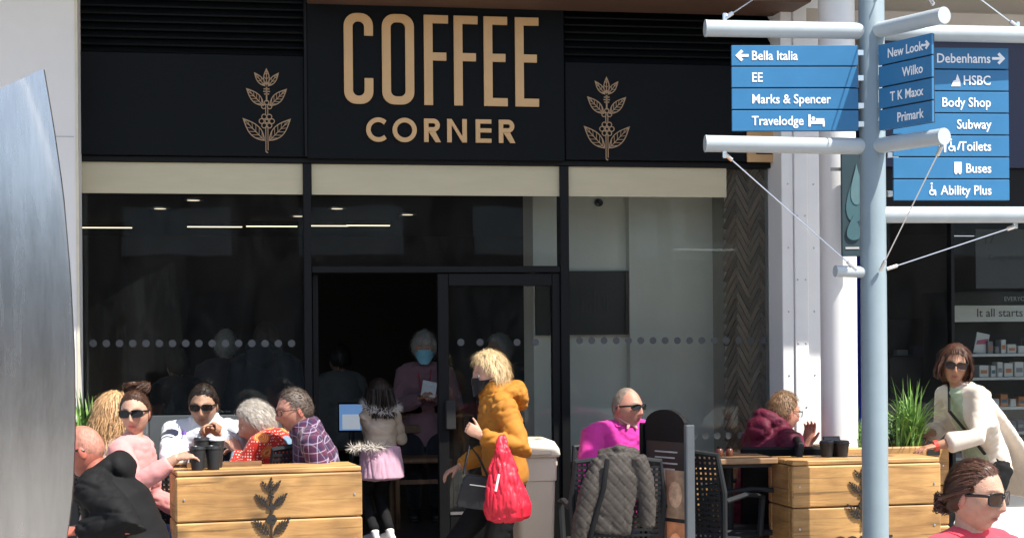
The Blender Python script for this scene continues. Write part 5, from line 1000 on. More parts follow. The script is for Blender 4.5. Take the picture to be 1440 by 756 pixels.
# ---- 12 woman in cream cardigan leaning on planter
def shawl(t, i):
    for s in (1, -1): t.loft([i['S']-i['u2']*.02, i['Sh'][s]*.4+i['EL'][s]*.6-V((0, .05, .05)), i['P0']*.6+i['EL'][s]*.4+V((0, -.05, .05))], [.08, .085, .06], [.07, .08, .05], seg=12)
    t.loft([i['S']-V((0, .05, 0)), i['W']-V((0, .13, .0)), i['P0']-V((0, .24, .02)), i['P0']-V((0, .33, .2))], [.13, .17, .20, .20], [.06, .055, .045, .03], side=i['X'], seg=16, cap=.2)
CRM = F_('cream_knit', (.66, .58, .49), var=.06, vs=14)
GRN = F_('pale_green_top', (.40, .48, .33), var=.2, vs=30); B12 = {}
def open_front(i):
    def f(ce):
        z = ce[:, 2]; t = np.clip((z-i['P0'].z)/(i['N'].z-i['P0'].z), 0, 1); sy = i['P0'].y+(i['N'].y-i['P0'].y)*t
        return ((ce[:, 1] > sy+.045) & (np.abs(ce[:, 0]+.015) < .095-.045*t) & (z > i['P0'].z-.1)).astype(int)
    return f
p12 = person('woman in cream cardigan and sunglasses leaning on the planter with grasses', (1343, 514, 9.75), 108, sit=False, lean=25, neck=-2, hy=50, hp=1, hr=-6, k=1.0, fem=True, tone='tan', top=[CRM, GRN], bulk=.008, hem=.05, sleeve=.85, cuffr=1.2, topkw=dict(nm='cardigan', wr=.005, wf=(5, 5, 6), seed=12, smooth=7, paint=lambda ce: open_front(B12['i'])(ce)), pants=BLK, hood=lambda t, i: (B12.update(i=i), shawl(t, i)), lh=V(at(1316, 626, 9.5)), rh=V(at(1306, 612, 9.9)), lpole=(-.7, -.8, -.2), rpole=(.6, -.8, -.2), lhand=dict(f=(.1, 1, -.15), n=(0, 0, -1), curl=(10, 15, 10)), rhand=dict(f=(0, 1, -.1), n=(0, 0, -1), curl=(10, 15, 10)), stride=.1)
i = p12
bs2 = MB(); bs2.loft([i['N']+V((.06, .02, .01)), i['C']+V((-.03, .19, .0)), i['P0']+V((-.13, .15, .08))], .011, .004, seg=6); bs2.obj('bag_strap', RUBBER, i['root'])
wt = MB(); w_ = i['WR'][-1]; e_ = i['EL'][-1]; dd = (w_-e_).normalized(); wt.loft([w_-dd*.012, w_+dd*.012], .032, seg=14, cap=.1); wt.obj('red_wristband', M('red_strap', (.6, .06, .04), .5), i['root'])
def bobx(mb, rg):
    for a in list(range(60, 301, 12)):
        x, y = math.sin(R(a)), math.cos(R(a)); lock(mb, rg, [(x*.08, y*.10, .05), (x*.103, y*.115, -.01), (x*.106, y*.112, -.045), (x*.094, y*.10, -.078)], .006, 18, .005)
make_hair(p12['root'], p12['Hm'], p12['hs'], 'bob', hair_mat('chestnut', (.070, .028, .016)), th=.022, vol=(.098, .112, .138), amp=.006, strands=900, slen=.06, lift=.06, jit=.10, width=.002, extra=bobx)
glasses(p12['root'], p12['Hm'], p12['hs'], h=.022, w=.030, z0=.004, lens=LENSB, power=2.8)
# ---- 13 woman in red top, foreground right
p13 = person('woman in red top and large sunglasses in the foreground at lower right', (1372, 697, 5.3), 200, lean=4, neck=12, hy=14, hp=4, fem=True, tone='fair', res=6, brow=(.10, .05, .03), top=F_('coral_red', (.68, .055, .085), var=.06), bulk=.012, hem=.05, sleeve=.35, topkw=dict(nm='t_shirt', wr=.005, voxel=.006, seed=13), pants=DENIM)
def bun13(mb, rg):
    c = V((0, -.118, -.045)); mb.ell(c, (.026, .024, .030))
    for _ in range(220):
        a, b_ = rg.uniform(0, 6.28), rg.uniform(-1, 1); lock(mb, rg, [c+V((.028*math.cos(a+j*.3), .024*math.sin(a+j*.3), .030*b_+.004*j)) for j in range(5)], .0018, 1, .002)
    for s in (1, -1): lock(mb, rg, [(s*.072, .03, .03), (s*.078, -.03, .005), (s*.05, -.09, -.02), (0, -.115, -.035)], .006, 60, .002)
make_hair(p13['root'], p13['Hm'], p13['hs'], 'tied', M('hair_auburn_brown', (.10, .046, .028), .45, var=.2, vs=60, stretch=(1, .3, 1), spec=.4), th=.009, amp=.0012, strands=6500, slen=.055, target=(0, -.118, -.045), lift=.012, jit=.05, width=.0008, res=5, extra=bun13)
glasses(p13['root'], p13['Hm'], p13['hs'], h=.0215, w=.030, z0=.004, lens=LENSB, power=3.6)
# ---- figures inside the cafe; the three left-window ones replace reflections in the glass
def inside(label, head, phi, hc, style, topc, **kw):
    q = person(label, head, phi, pelv=FLOOR, top=F_('in_%d' % head[0], topc), pants=DKT, res=4, topkw=dict(nm='jacket', wr=.008, voxel=.012), **kw); make_hair(q['root'], q['Hm'], q['hs'], style, hair_mat('in_%d' % head[0], hc), th=.02, amp=.006, strands=350, slen=.04, res=4); return q
inside('bushy grey-haired figure with back turned in place of a reflection in left cafe window', (318, 487, 12.1), 10, (.34, .32, .29), 'full', (.06, .055, .06), sit=False, k=.96, bulk=.05, fem=True)
inside('figure in slate hooded jacket with back turned in place of a reflection in left cafe window', (374, 478, 11.9), -15, (.06, .045, .035), 'short', (.035, .045, .055), sit=False, bulk=.05, hood=lambda t, i: hood_down(t, i))
inside('dark curly-haired seated figure in place of a reflection in left cafe window', (249, 512, 11.6), 30, (.035, .028, .02), 'full', (.02, .02, .022), sit=False, k=.9, bulk=.04, fem=True)
inside('dim customer in pale grey top inside the open doorway', (476, 505, 12.6), 20, (.03, .025, .02), 'short', (.16, .15, .14), sit=False, k=.92, bulk=.03, fem=True)
inside('white-haired customer in dark coat behind the glass door', (702, 494, 12.0), 120, (.40, .39, .37), 'full', (.03, .035, .04), sit=False, bulk=.05, k=.95)
# ================================================================== furniture and small things
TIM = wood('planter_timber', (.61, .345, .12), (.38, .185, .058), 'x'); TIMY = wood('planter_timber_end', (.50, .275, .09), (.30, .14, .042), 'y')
BURN = M('burnt_black', (.018, .015, .013), .8)
SOIL = M('bark_soil', (.045, .028, .018), .95, var=.4, vs=40, bump=.6, bs=50)
def planter(name, label, org, rz, w, dp, h, rows, emb=None, text=None, lid=True, cap=False):
    t = thing(name, label, 'planter', org, rz); ph = h/rows; th = .05
    for r in range(rows):
        z0, z1 = r*ph+.003, (r+1)*ph-.003; j = random.uniform(-.003, .003)
        MB().box(0, w, j, th, z0, z1, bev=.007).obj('plank', TIM, t); MB().box(0, w, dp-th, dp, z0, z1, bev=.007).obj('plank', TIM, t)
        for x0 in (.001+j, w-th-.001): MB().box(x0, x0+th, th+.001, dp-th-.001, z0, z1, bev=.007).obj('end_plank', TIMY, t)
        for x in (.04, w-.04):
            MB().lathe([(.006, 0), (.006, .004), (.001, .005)], (0, 0, 0), 8, mat=Matrix.Translation((x, j, (z0+z1)/2)) @ Matrix.Rotation(R(90), 4, 'X')).obj('screw_head', STEEL, t)
    if lid:
        n = 3
        for i in range(n): MB().box(.004, w-.004, .004+i*(dp-.008)/n, (i+1)*(dp-.008)/n, h+.001, h+.026, bev=.005).obj('lid_board', TIM, t)
    else:
        MB().box(th, w-th, th, dp-th, h-.1, h-.05).obj('soil', SOIL, t)
    if emb: emblem(emb[0], emb[1], emb[2], -.006, BURN, t, solid=True)
    if text: label_text('burnt_lettering', text[0], text[1], BURN, t, text[2], depth=.0015, bold=.0025, align='CENTER')
    return t
# left planter
A = at(247, 663, 8.15); PLH = A.z-.026; LP = planter('timber_planter', 'long pale timber planter with burnt plant emblem in front of the full table', (A.x, A.y, 0), R(7), .945, .34, PLH, 4, emb=(.475, PLH-.012, 1/335.), text=('COFFEE', .11, (.475, -.004, PLH-.47)))
LPM = Matrix.Translation((A.x, A.y, 0)) @ Matrix.Rotation(R(7), 4, 'Z')
B = at(1114, 648, 8.75); PRH = B.z-.026; RP = planter('timber_planter', 'long timber planter behind the signpost in front of the maroon jacket', (B.x, B.y, 0), R(2), .86, .36, PRH, 4, emb=(.40, PRH-.008, 1/345.), text=('COFFEE', .10, (.40, -.004, PRH-.455)))
C3 = at(1236, 628, 9.62); GP = planter('timber_planter', 'taller timber planter holding green grasses', (C3.x-.3, C3.y, 0), R(0), .74, .40, C3.z, 4, lid=False)
MB().box(.60, .68, -.006, -.0045, C3.z-.055, C3.z-.02).obj('maker_plate', M('black_plate', (.02, .02, .02), .4), GP)
C4 = at(978, 652, 9.85); BP = planter('timber_planter', 'low sunlit timber planter behind the empty woven chairs', (C4.x, C4.y, 0), 0, .62, .3, C4.z-.02, 4)
# grasses
def grass(par, c, n, h, spread, mat, seed, w=.006, name='grass_blades'):
    rg = np.random.default_rng(seed); mb = MB()
    for _ in range(n):
        a = rg.uniform(0, 6.283); b = V(c)+V((rg.normal(0, .035), rg.normal(0, .035), -.02)); out = V((math.cos(a), math.sin(a), 0)); H_ = h*rg.uniform(.55, 1.1); sp = spread*rg.uniform(.1, 1.1); sd = V((-out.y, out.x, 0))*w*rg.uniform(.6, 1.2); tw = rg.uniform(-.4, .4); p = []
        for j in range(6):
            t = j/5; q = b+out*(sp*t**1.8)+ZU*(H_*(t-.45*t**3*sp/spread)); k_ = (1-t**2.2)+.03; s2 = sd*k_+out*(tw*w*k_); p += [q-s2, q+ZU*.0015*0+out*.001, q+s2]
        n0 = len(mb.v); mb.v += [tuple(x) for x in p]
        for j in range(5):
            for k in range(2): mb.f.append((n0+3*j+k, n0+3*j+k+1, n0+3*j+k+4, n0+3*j+k+3))
    mb.m = [0]*len(mb.f); return mb.obj(name, mat, par, True)
GRN1 = M('grass_green', (.17, .31, .075), .5, var=.35, vs=14, spec=.3); GRN2 = M('bush_green', (.07, .16, .035), .5, var=.4, vs=14)
gp = at(1279, 622, 9.78); g1 = thing('ornamental_grass', 'tall bright green ornamental grass in the taller planter', 'plant', (gp.x, gp.y, C3.z-.07)); grass(g1, (0, 0, 0), 150, .52, .28, GRN1, 1, .008); MB().lathe([(.03, 0), (.05, .02), (.03, .05)], seg=10).obj('crown_base', GRN2, g1)
gp = at(1252, 622, 9.85); g2 = thing('leafy_bush', 'low leafy green bush partly behind the signpost', 'plant', (gp.x, gp.y, C3.z-.07)); lf = MB()
for _ in range(420):
    d_ = V(rng.normal(0, 1, 3)).normalized(); c_ = V((d_.x*.12, d_.y*.12, .12+d_.z*.13))*rng.uniform(.6, 1)**.5; u_ = V(rng.normal(0, 1, 3)).normalized(); v_ = u_.orthogonal().normalized(); l_ = rng.uniform(.015, .03); lf.add([c_, c_+u_*l_*.5+v_*l_*.4, c_+u_*l_, c_+u_*l_*.5-v_*l_*.4], [(0, 1, 2, 3)])
lf.obj('leaves', GRN2, g2); MB().loft([(0, 0, -.03), (0, .01, .06), (.01, 0, .14)], [.01, .008, .004], seg=6).obj('stem', M('stem_brown', (.08, .05, .03), .8), g2)
gp = at(1210, 625, 9.8); g3 = thing('ornamental_grass', 'thin green grass showing left of the signpost', 'plant', (gp.x, gp.y, C3.z-.07)); grass(g3, (0, 0, 0), 60, .34, .24, GRN1, 5); MB().lathe([(.02, 0), (.03, .02), (.02, .04)], seg=10).obj('crown_base', GRN2, g3)
gp = at(112, 602, 9.2); g4 = thing('potted_spiky_plant', 'spiky green potted plant beside the white left pillar', 'plant', (gp.x, gp.y, 0)); MB().lathe([(.12, 0), (.16, .02), (.19, gp.z-.1), (.2, gp.z-.05), (.17, gp.z-.05), (.16, gp.z-.1), (.01, gp.z-.1)], seg=24).obj('pot', M('dark_pot', (.03, .03, .03), .6), g4); grass(g4, (0, 0, gp.z-.08), 34, .36, .24, GRN1, 9, .010)
# chairs
RES = M('charcoal_resin', (.017, .019, .021), .6, var=.15, vs=20, spec=.3)
def woven_chair(label, loc, rz, sc=1.1, arms=True, group='charcoal woven chairs at the outdoor tables'):
    t = thing('woven_chair', label, 'chair', loc, rz, group); t.scale = (sc,)*3
    st = MB(); st.box(-.22, .22, -.21, .22, .43, .455, bev=.012).obj('seat', RES, t)
    for x in (-.2, .2):
        MB().loft([(x*1.08, .21, 0), (x, .19, .43)], [.014, .018], seg=8, cap=0).obj('leg', RES, t); MB().loft([(x*1.08, -.24, 0), (x, -.2, .43)], [.014, .018], seg=8, cap=0).obj('leg', RES, t)
        if arms: MB().loft([(x*1.15, .17, .44), (x*1.2, .18, .63), (x*1.2, -.02, .655), (x*1.1, -.215, .64)], [.016, .017, .017, .015], [.012]*4, seg=8).obj('armrest', RES, t)
    MB().loft([(-.2, -.2, .44), (-.215, -.235, .68), (-.195, -.265, .855), (0, -.275, .875), (.195, -.265, .855), (.215, -.235, .68), (.2, -.2, .44)], .015, seg=8).obj('back_frame', RES, t)
    wv = MB(); yb = lambda z: -.203-(z-.44)*.165
    for i in range(17): x = -.192+i*.024; wv.box(x-.006, x+.006, -.004, .004, 0, .415, mat=Matrix.Translation((0, -.205, .45)) @ Matrix.Rotation(R(9.2), 4, 'X'))
    for j in range(17): z = .01+j*.025; wv.box(-.2, .2, -.0065, .0065, z-.006, z+.006, mat=Matrix.Translation((0, -.205, .45)) @ Matrix.Rotation(R(9.2), 4, 'X'))
    wv.obj('woven_back', RES, t); return t
def gr(px, d): q = at(px, 470, d); return (q.x, q.y, 0)
woven_chair('charcoal woven chair under the woman in the red patterned blouse', gr(414, 9.18), R(6), 1.18, False).scale = (.86, 1.18, 1.18)
woven_chair('charcoal woven chair beside the woman with the bun', gr(219, 9.05), R(-14), 1.12, False)
woven_chair('charcoal woven chair under the man in plaid shirt', gr(425, 8.95), R(90), .84, False)
woven_chair('charcoal woven chair under the man in white sweater', gr(284, 9.58), R(176), 1.1)
woven_chair('charcoal woven chair under the man in magenta jumper', gr(880, 9.62), R(190), 1.1)
woven_chair('empty charcoal woven chair nearest the menu stand', gr(985, 9.0), R(-40), 1.14)
woven_chair('empty charcoal woven chair between the small table and the maroon jacket', gr(1041, 9.3), R(78), 1.16)
woven_chair('charcoal woven chair under the blonde woman', gr(160, 9.25), R(-60), 1.1)
woven_chair('charcoal woven chair under the woman in red top', gr(1345, 5.3), R(222), 1.0)
# black solid chair of the maroon jacket
bc = thing('black_chair', 'black solid-backed chair under the person in maroon jacket', 'chair', gr(1093, 9.62), R(-14)); bc.scale = (1.05,)*3; BKP = M('black_plastic', (.007, .007, .008), .7, spec=.2)
MB().box(-.22, .22, -.2, .22, .44, .47, bev=.015).obj('seat', BKP, bc); MB().box(-.23, .23, -.03, .0, 0, .46, bev=.012, mat=Matrix.Translation((0, -.24, .47)) @ Matrix.Rotation(R(7), 4, 'X')).obj('backrest', BKP, bc)
for x in (-.2, .2):
    for y in (-.2, .2): MB().loft([(x*1.05, y*1.1, 0), (x, y, .44)], .014, seg=8, cap=0).obj('leg', BKP, bc)
# tables
TT = wood('table_top_wood', (.36, .21, .10), (.22, .11, .05), 'x')
def table(label, loc, rz, w, dp, h):
    t = thing('cafe_table', label, 'table', loc, rz)
    n = 5
    for i in range(n): MB().box(-w/2, w/2, -dp/2+i*dp/n+.002, -dp/2+(i+1)*dp/n-.002, h-.03, h, bev=.004).obj('top_slat', TT, t)
    MB().box(-w/2+.03, w/2-.03, -dp/2+.03, dp/2-.03, h-.05, h-.0305).obj('apron', RUBBER, t); MB().lathe([(.03, .03), (.03, h-.05)], seg=14).obj('pedestal', RUBBER, t)
    for a in range(4): MB().box(0, .26, -.02, .02, 0, .03, bev=.006, mat=Matrix.Rotation(R(45+90*a), 4, 'Z')).obj('foot', RUBBER, t)
    return t
table('slatted wooden table shared by the group of five', gr(305, 9.0), R(4), .8, .36, .80); ttz = at(1027, 640, 9.15).z
table('small slatted wooden table between the empty woven chairs', gr(1022, 9.15), 0, .42, .5, ttz); table('small slatted wooden table in front of the man in magenta jumper', gr(905, 9.12), 0, .34, .4, at(900, 645, 9.1).z)
# cups
CUP = M('black_ripple_cup', (.014, .014, .015), .6, var=.1); LID = M('black_cup_lid', (.02, .02, .02), .35)
def cup(label, loc, h=.125, lidm=LID):
    t = thing('coffee_cup', label, 'cup', loc, 0, 'black takeaway coffee cups'); pr = []
    for j in range(9): u = j/8; pr.append((.029+.011*u+(.0012 if j % 2 else 0), u*(h-.012)))
    o = MB().lathe(pr, seg=22).obj('sleeve', CUP, t); smooth_by_angle(o, 60); MB().lathe([(.043, h-.0115), (.044, h-.006), (.040, h-.004), (.038, h+.004), (.033, h+.006), (.031, h+.002), (.001, h+.002)], seg=22).obj('lid', lidm, t); return t
zl = PLH+.0265
WL = M('white_cup_lid', (.75, .75, .73), .4)
for nm, x, y, lm in (('black takeaway cup at the left front of the cluster of four', .115, .06, LID), ('black takeaway cup at the right front of the cluster of four', .195, .07, LID), ('black takeaway cup at the left back of the cluster of four', .15, .20, LID), ('white-lidded takeaway cup at the right back of the cluster of four', .225, .20, WL)):
    q = LPM @ V((x, y, zl)); cup(nm, q, .115 if y < .1 else .15, lm)
tr = thing('wooden_tray', 'flat wooden serving tray with paper beside the four cups', 'tray', LPM @ V((.20, .28, zl)), R(5)); MB().box(-.12, .26, -.07, .09, 0, .012, bev=.004).obj('base', TT, tr); MB().box(-.12, .26, -.075, -.068, .0, .028).obj('rim', TT, tr); MB().box(.0, .2, -.05, .06, .0125, .016).obj('paper_liner', M('liner_paper', (.65, .62, .56), .8), tr)
pb = thing('paper_bag', 'crumpled white paper bag on the planter left of the cups', 'bag', LPM @ V((.02, .27, zl)), R(5)); t_ = MB(); t_.loft([(-.0, 0, .02), (0, 0, .07), (.005, 0, .125)], [.07, .075, .07], [.035, .03, .015], seg=14, cap=.1); cloth(pb, 'bag_body', t_, M('white_paper', (.78, .78, .76), .8), wr=.006, wf=(20, 20, 20), voxel=.006); MB().box(-.05, .05, -.004, .004, .13, .145).obj('folded_top', MC['white_paper'], pb)
wb = thing('water_bottle', 'small clear bottle with purple label behind the paper bag', 'bottle', LPM @ V((.075, .33, zl))); MB().lathe([(.024, 0), (.026, .02), (.026, .12), (.012, .155), (.011, .17)], seg=16).obj('bottle_body', M('pale_plastic', (.55, .58, .62), .2), wb, True); MB().lathe([(.0265, .075), (.0265, .115)], seg=16).obj('label_band', M('purple_label', (.16, .07, .32), .5), wb); MB().lathe([(.0125, .165), (.0125, .185), (.001, .186)], seg=12).obj('cap', M('violet_cap', (.2, .1, .45), .5), wb)
RPM = Matrix.Translation((B.x, B.y, 0)) @ Matrix.Rotation(R(2), 4, 'Z'); zr = PRH+.0265
for nm, px in (('black takeaway cup nearest the maroon jacket', 1163), ('black takeaway cup in the middle beside the signpost', 1174), ('black takeaway cup nearest the signpost', 1184)):
    q = at(px, 640, 9.02 if px != 1174 else 9.08); cup(nm, (q.x, q.y, zr), .085)
tb = thing('card_reader', 'small black tablet propped beside the right planter cups', 'tablet', (at(1172, 625, 9.06).x, at(1172, 625, 9.06).y, zr+.0)); MB().box(-.05, .05, -.005, .005, .0, .115, bev=.003, mat=Matrix.Rotation(R(-18), 4, 'X')).obj('case', BKP, tb); MB().box(-.043, .043, -.0065, -.0052, .01, .105, mat=Matrix.Rotation(R(-18), 4, 'X')).obj('screen', M('dark_screen', (.01, .012, .016), .15), tb)
for nm, px in (('small brown sauce jar left on the small table', 1012), ('small brown sauce jar right on the small table', 1026)):
    q = at(px, 640, 9.1); s_ = thing('sauce_jar', nm, 'jar', (q.x, q.y, ttz)); MB().lathe([(.018, 0), (.02, .01), (.02, .035), (.012, .045)], seg=12).obj('jar_body', M('brown_jar', (.12, .04, .02), .25), s_, True); MB().lathe([(.0135, .045), (.0135, .055), (.001, .056)], seg=12).obj('lid', BKP, s_)
# litter bin
bn = thing('litter_bin', 'cream plastic litter bin with domed lid behind the mustard coat', 'bin', gr(748, 9.45)); BIN = M('cream_plastic', (.64, .54, .42), .5, var=.05, vs=3); bz = at(748, 640, 9.45).z
bm_ = MB(); 
def rrect(w, d, r=.04, n=4): return arc(w-r, d-r, r, 0, 90, n)+arc(-w+r, d-r, r, 90, 180, n)+arc(-w+r, -d+r, r, 180, 270, n)+arc(w-r, -d+r, r, 270, 360, n)
def rstack(mb, lv):
    P_ = [[V((x, y, z)) for x, y in rrect(w, d, r)] for w, d, z, r in lv]; n = len(P_[0]); vs = [p for q in P_ for p in q]
    mb.add(vs, [(i*n+k, i*n+(k+1) % n, (i+1)*n+(k+1) % n, (i+1)*n+k) for i in range(len(lv)-1) for k in range(n)]+[tuple(range(n-1, -1, -1)), tuple((len(lv)-1)*n+k for k in range(n))])
rstack(bm_, [(.095, .10, .0, .03), (.112, .12, bz-.14, .035), (.119, .127, bz-.135, .035), (.121, .13, bz-.002, .035)]); smooth_by_angle(bm_.obj('bin_body', BIN, bn), 35)
bm_ = MB(); rstack(bm_, [(.134, .145, bz, .04), (.139, .15, bz+.012, .04), (.134, .145, bz+.045, .04), (.112, .12, bz+.085, .05), (.06, .07, bz+.105, .05)]); smooth_by_angle(bm_.obj('lid', BIN, bn), 35)
MB().box(.1205, .135, -.05, .05, bz-.06, bz-.03, bev=.005).obj('handle', BIN, bn); MB().box(-.08, .08, -.162, -.148, bz+.015, bz+.04, bev=.003).obj('hinge_tab', BIN, bn)
# menu stand (seen obliquely)
q = at(968, 470, 8.45); ms = thing('menu_stand', 'tall black menu stand with arched top, posters and a grey side post', 'menu stand', (q.x, q.y, 0), R(180-62)); msw = .34
GP_ = M('grey_aluminium', (.11, .125, .14), .4, metal=.6, var=.1); mz = at(968, 597, 8.45).z
# local x runs from the near post (0) to the far post; the poster side faces local +y side
for x, mt, nm in ((0, GP_, 'side_post'), (msw, FRAME, 'side_post')): MB().box(x-.013, x+.013, -.03, .03, .02, mz, bev=.005).obj(nm, mt, ms)
MB().prism([(.019, mz-.09), (msw-.019, mz-.09)]+[(msw/2+(msw/2-.019)*math.cos(R(a)), mz-.01+.085*math.sin(R(a))) for a in range(0, 181, 15)], -.014, .014).obj('arched_header', BKP, ms)
MB().box(.019, msw-.019, -.012, .008, .25, mz-.092).obj('poster_backing', M('menu_black', (.02, .02, .022), .5), ms); MB().box(-.05, msw+.05, -.2, .2, 0, .02, bev=.006).obj('foot_plate', RUBBER, ms)
cols = [((.40, .26, .17), 'brown'), ((.62, .25, .12), 'rust'), ((.45, .42, .36), 'taupe'), ((.62, .52, .40), 'sand'), ((.25, .2, .17), 'umber'), ((.55, .40, .28), 'latte')]
ztop_ = mz-.10
for i in range(2):
    for j in range(3):
        c_, n_ = cols[(i*3+j) % 6]; x0_ = .025+i*(msw-.05)/2; x1_ = x0_+(msw-.05)/2-.008; z1_ = ztop_-.14-j*.27; z0_ = z1_-.25
        o = MB().box(x0_, x1_, .0085, .012, z0_, z1_).obj('poster', M('poster_'+n_, c_, .4, var=.6, vs=9), ms)
        MB().prism([((x0_+x1_)/2+.05*math.cos(R(a)), (z0_+z1_)/2+.07*math.sin(R(a))) for a in range(0, 360, 30)], .0125, .0135).obj('food_picture', M('food_'+n_, tuple(min(1, v*1.7) for v in c_[::1]), .5, var=.5, vs=20), o)
for r in range(4): MB().box(.08+.02*(r % 2), msw-.09, .0085, .0105, ztop_-.05-r*.03, ztop_-.042-r*.03).obj('menu_line', M('chalk_text', (.45, .45, .43), .8), ms)
# quilted jacket over a chair back
jc = gr(860, 8.78); jch = woven_chair('charcoal woven chair with the grey quilted jacket hung over it', jc, R(-8), 1.12, True)
jz = at(868, 633, 8.6).z; jk = thing('quilted_jacket', 'grey quilted jacket draped over a chair back', 'jacket', (jc[0], jc[1], 0), R(-8)); jb = MB(); yb = -.335
xs_ = lambda px: (px-868)/264.
zz_ = lambda py: jz-(py-630)/264.
jb.loft([(xs_(868), yb+.02, jz-.02), (xs_(866), yb-.01, zz_(660)), (xs_(858), yb-.025, zz_(700)), (xs_(853), yb-.03, zz_(738))], [.115, .125, .115, .115], [.05, .045, .035, .03], seg=20, cap=.25)
jb.loft([(xs_(842), yb+.03, jz-.05), (xs_(829), yb, zz_(680)), (xs_(818), yb-.01, zz_(722)), (xs_(812), yb-.0, zz_(760))], [.045, .052, .055, .05], [.06, .055, .05, .04], seg=14, cap=.3)
jb.loft([(xs_(893), yb+.0, jz-.03), (xs_(902), yb-.01, zz_(665)), (xs_(906), yb-.015, zz_(700)), (xs_(906), yb-.01, zz_(730))], [.048, .050, .046, .042], [.05, .045, .042, .04], seg=14, cap=.25)
jb.loft([(xs_(845), yb+.06, jz-.01), (xs_(868), yb+.01, jz+.012), (xs_(893), yb+.06, jz-.01)], [.028, .032, .028], seg=10)
JK = F_('grey_quilt', (.055, .047, .041), rough=.55, sheen=.05)
jo = cloth(jk, 'jacket_shell', jb, JK, voxel=.0065, smooth=3, wr=.006, wf=(6, 6, 5), seed=21)
co, fs = arrays(jo.data); nr = np.empty(len(co)*3); jo.data.vertices.foreach_get('normal', nr); nr = nr.reshape(-1, 3); kq = math.pi/.052
qd = np.minimum(np.abs(np.sin((co[:, 0]+co[:, 2]*.9)*kq)), np.abs(np.sin((co[:, 0]-co[:, 2]*.9)*kq))); co += nr*(-.0045*np.exp(-(qd/.22)**2))[:, None]; jo.data.vertices.foreach_set('co', co.ravel()); jo.data.update()
ed = MB(); ed.loft([(xs_(851), yb-.058, jz-.03), (xs_(845), yb-.055, zz_(680)), (xs_(832), yb-.05, zz_(725)), (xs_(823), yb-.045, zz_(760))], [.013, .014, .014, .012], [.006]*4, seg=8); ed.obj('dark_binding', BLK, jk, True)
# red carrier bag
rb = thing('red_carrier_bag', 'thin red plastic carrier bag hanging from the mustard coat sleeve', 'bag', at(712, 735, 8.62)); RED = M('red_plastic', (.60, .012, .035), .5, var=.15, vs=8, spec=.5); o_ = V(rb.location)
def bp(px, py, d=8.62): return at(px, py, d)-o_
t_ = MB(); t_.loft([bp(708, 652), bp(709, 668), bp(711, 690), bp(713, 712), bp(714, 727)], [.05, .078, .105, .125, .115], [.03, .045, .06, .07, .06], side=RT0, seg=28, cap=.35); t_.loft([bp(704, 612, 8.66), bp(703, 635), bp(700, 662)], [.012, .022, .05], [.008, .015, .03], side=RT0, seg=10); t_.loft([bp(707, 612, 8.72), bp(714, 636), bp(717, 662)], [.012, .02, .05], [.008, .015, .03], side=RT0, seg=10)
cloth(rb, 'bag_body', t_, RED, voxel=.006, smooth=3, wr=.011, wf=(20, 20, 4), seed=30)
MB().box(-.006, .006, -.001, .001, 0, .09, mat=Matrix.Translation(bp(697, 690, 8.50)) @ Matrix.Rotation(R(12), 4, 'Y')).obj('white_tag', M('tag_white', (.75, .74, .72), .5), rb)
# black handbag
hb_ = thing('black_handbag', 'black leather handbag held low by the woman in mustard coat', 'handbag', at(667, 712, 8.85)); o_ = V(hb_.location); LEA = M('black_leather', (.012, .013, .016), .38, var=.2, vs=30, bump=.15, bs=200); Hr = Matrix.Rotation(-YAW, 4, 'Z') @ Matrix.Rotation(R(8), 4, 'Y')
t_ = MB(); t_.prism([(-.10, .01), (-.085, -.008), (.085, -.008), (.10, .01), (.088, .15), (.07, .17), (-.06, .17), (-.078, .15)], -.045, .045, mat=Hr); ob = cloth(hb_, 'bag_body', t_, LEA, voxel=.006, smooth=5, wr=.002)
for s_, x in ((1, .01), (1, .03)): MB().box(x-.002, x+.002, -.049, -.044, .0, .16, mat=Hr).obj('seam_strip', LEA, hb_)
MB().box(-.04, .05, -.050, -.046, .118, .124, mat=Hr).obj('zip', CHROME, hb_)
MB().loft([Hr @ V((-.075, 0, .15)), at(654, 655, 8.9)-o_, at(660, 625, 8.85)-o_, at(672, 640, 8.9)-o_, Hr @ V((.06, 0, .16))], .007, .004, seg=6).obj('strap', LEA, hb_, True)
for x in (-.075, .06): MB().lathe([(.012, -.004), (.012, .004)], seg=10, mat=Matrix.Translation(Hr @ V((x, 0, .155))) @ Matrix.Rotation(R(90), 4, 'X')).obj('buckle', M('brass', (.55, .42, .2), .3, metal=1), hb_)
# windbreak behind the group
a, b = at(205, 584, 9.72), at(402, 584, 9.72); wbk = thing('windbreak_screen', 'grey fabric windbreak screen behind the man in white sweater', 'screen', (a.x, a.y, 0), -YAW*.6); L_ = (b-a).length
MB().box(.02, L_-.02, -.004, .004, .12, a.z, bev=.002).obj('fabric_panel', M('grey_windbreak', (.075, .085, .09), .7, var=.1, vs=2), wbk)
for x in (0, L_): MB().loft([(x, 0, 0), (x, 0, a.z+.03)], .018, seg=12, cap=.3).obj('post', STEEL, wbk); MB().lathe([(.15, 0), (.15, .012), (.02, .02)], (x, 0, 0), 20).obj('base', RUBBER, wbk)
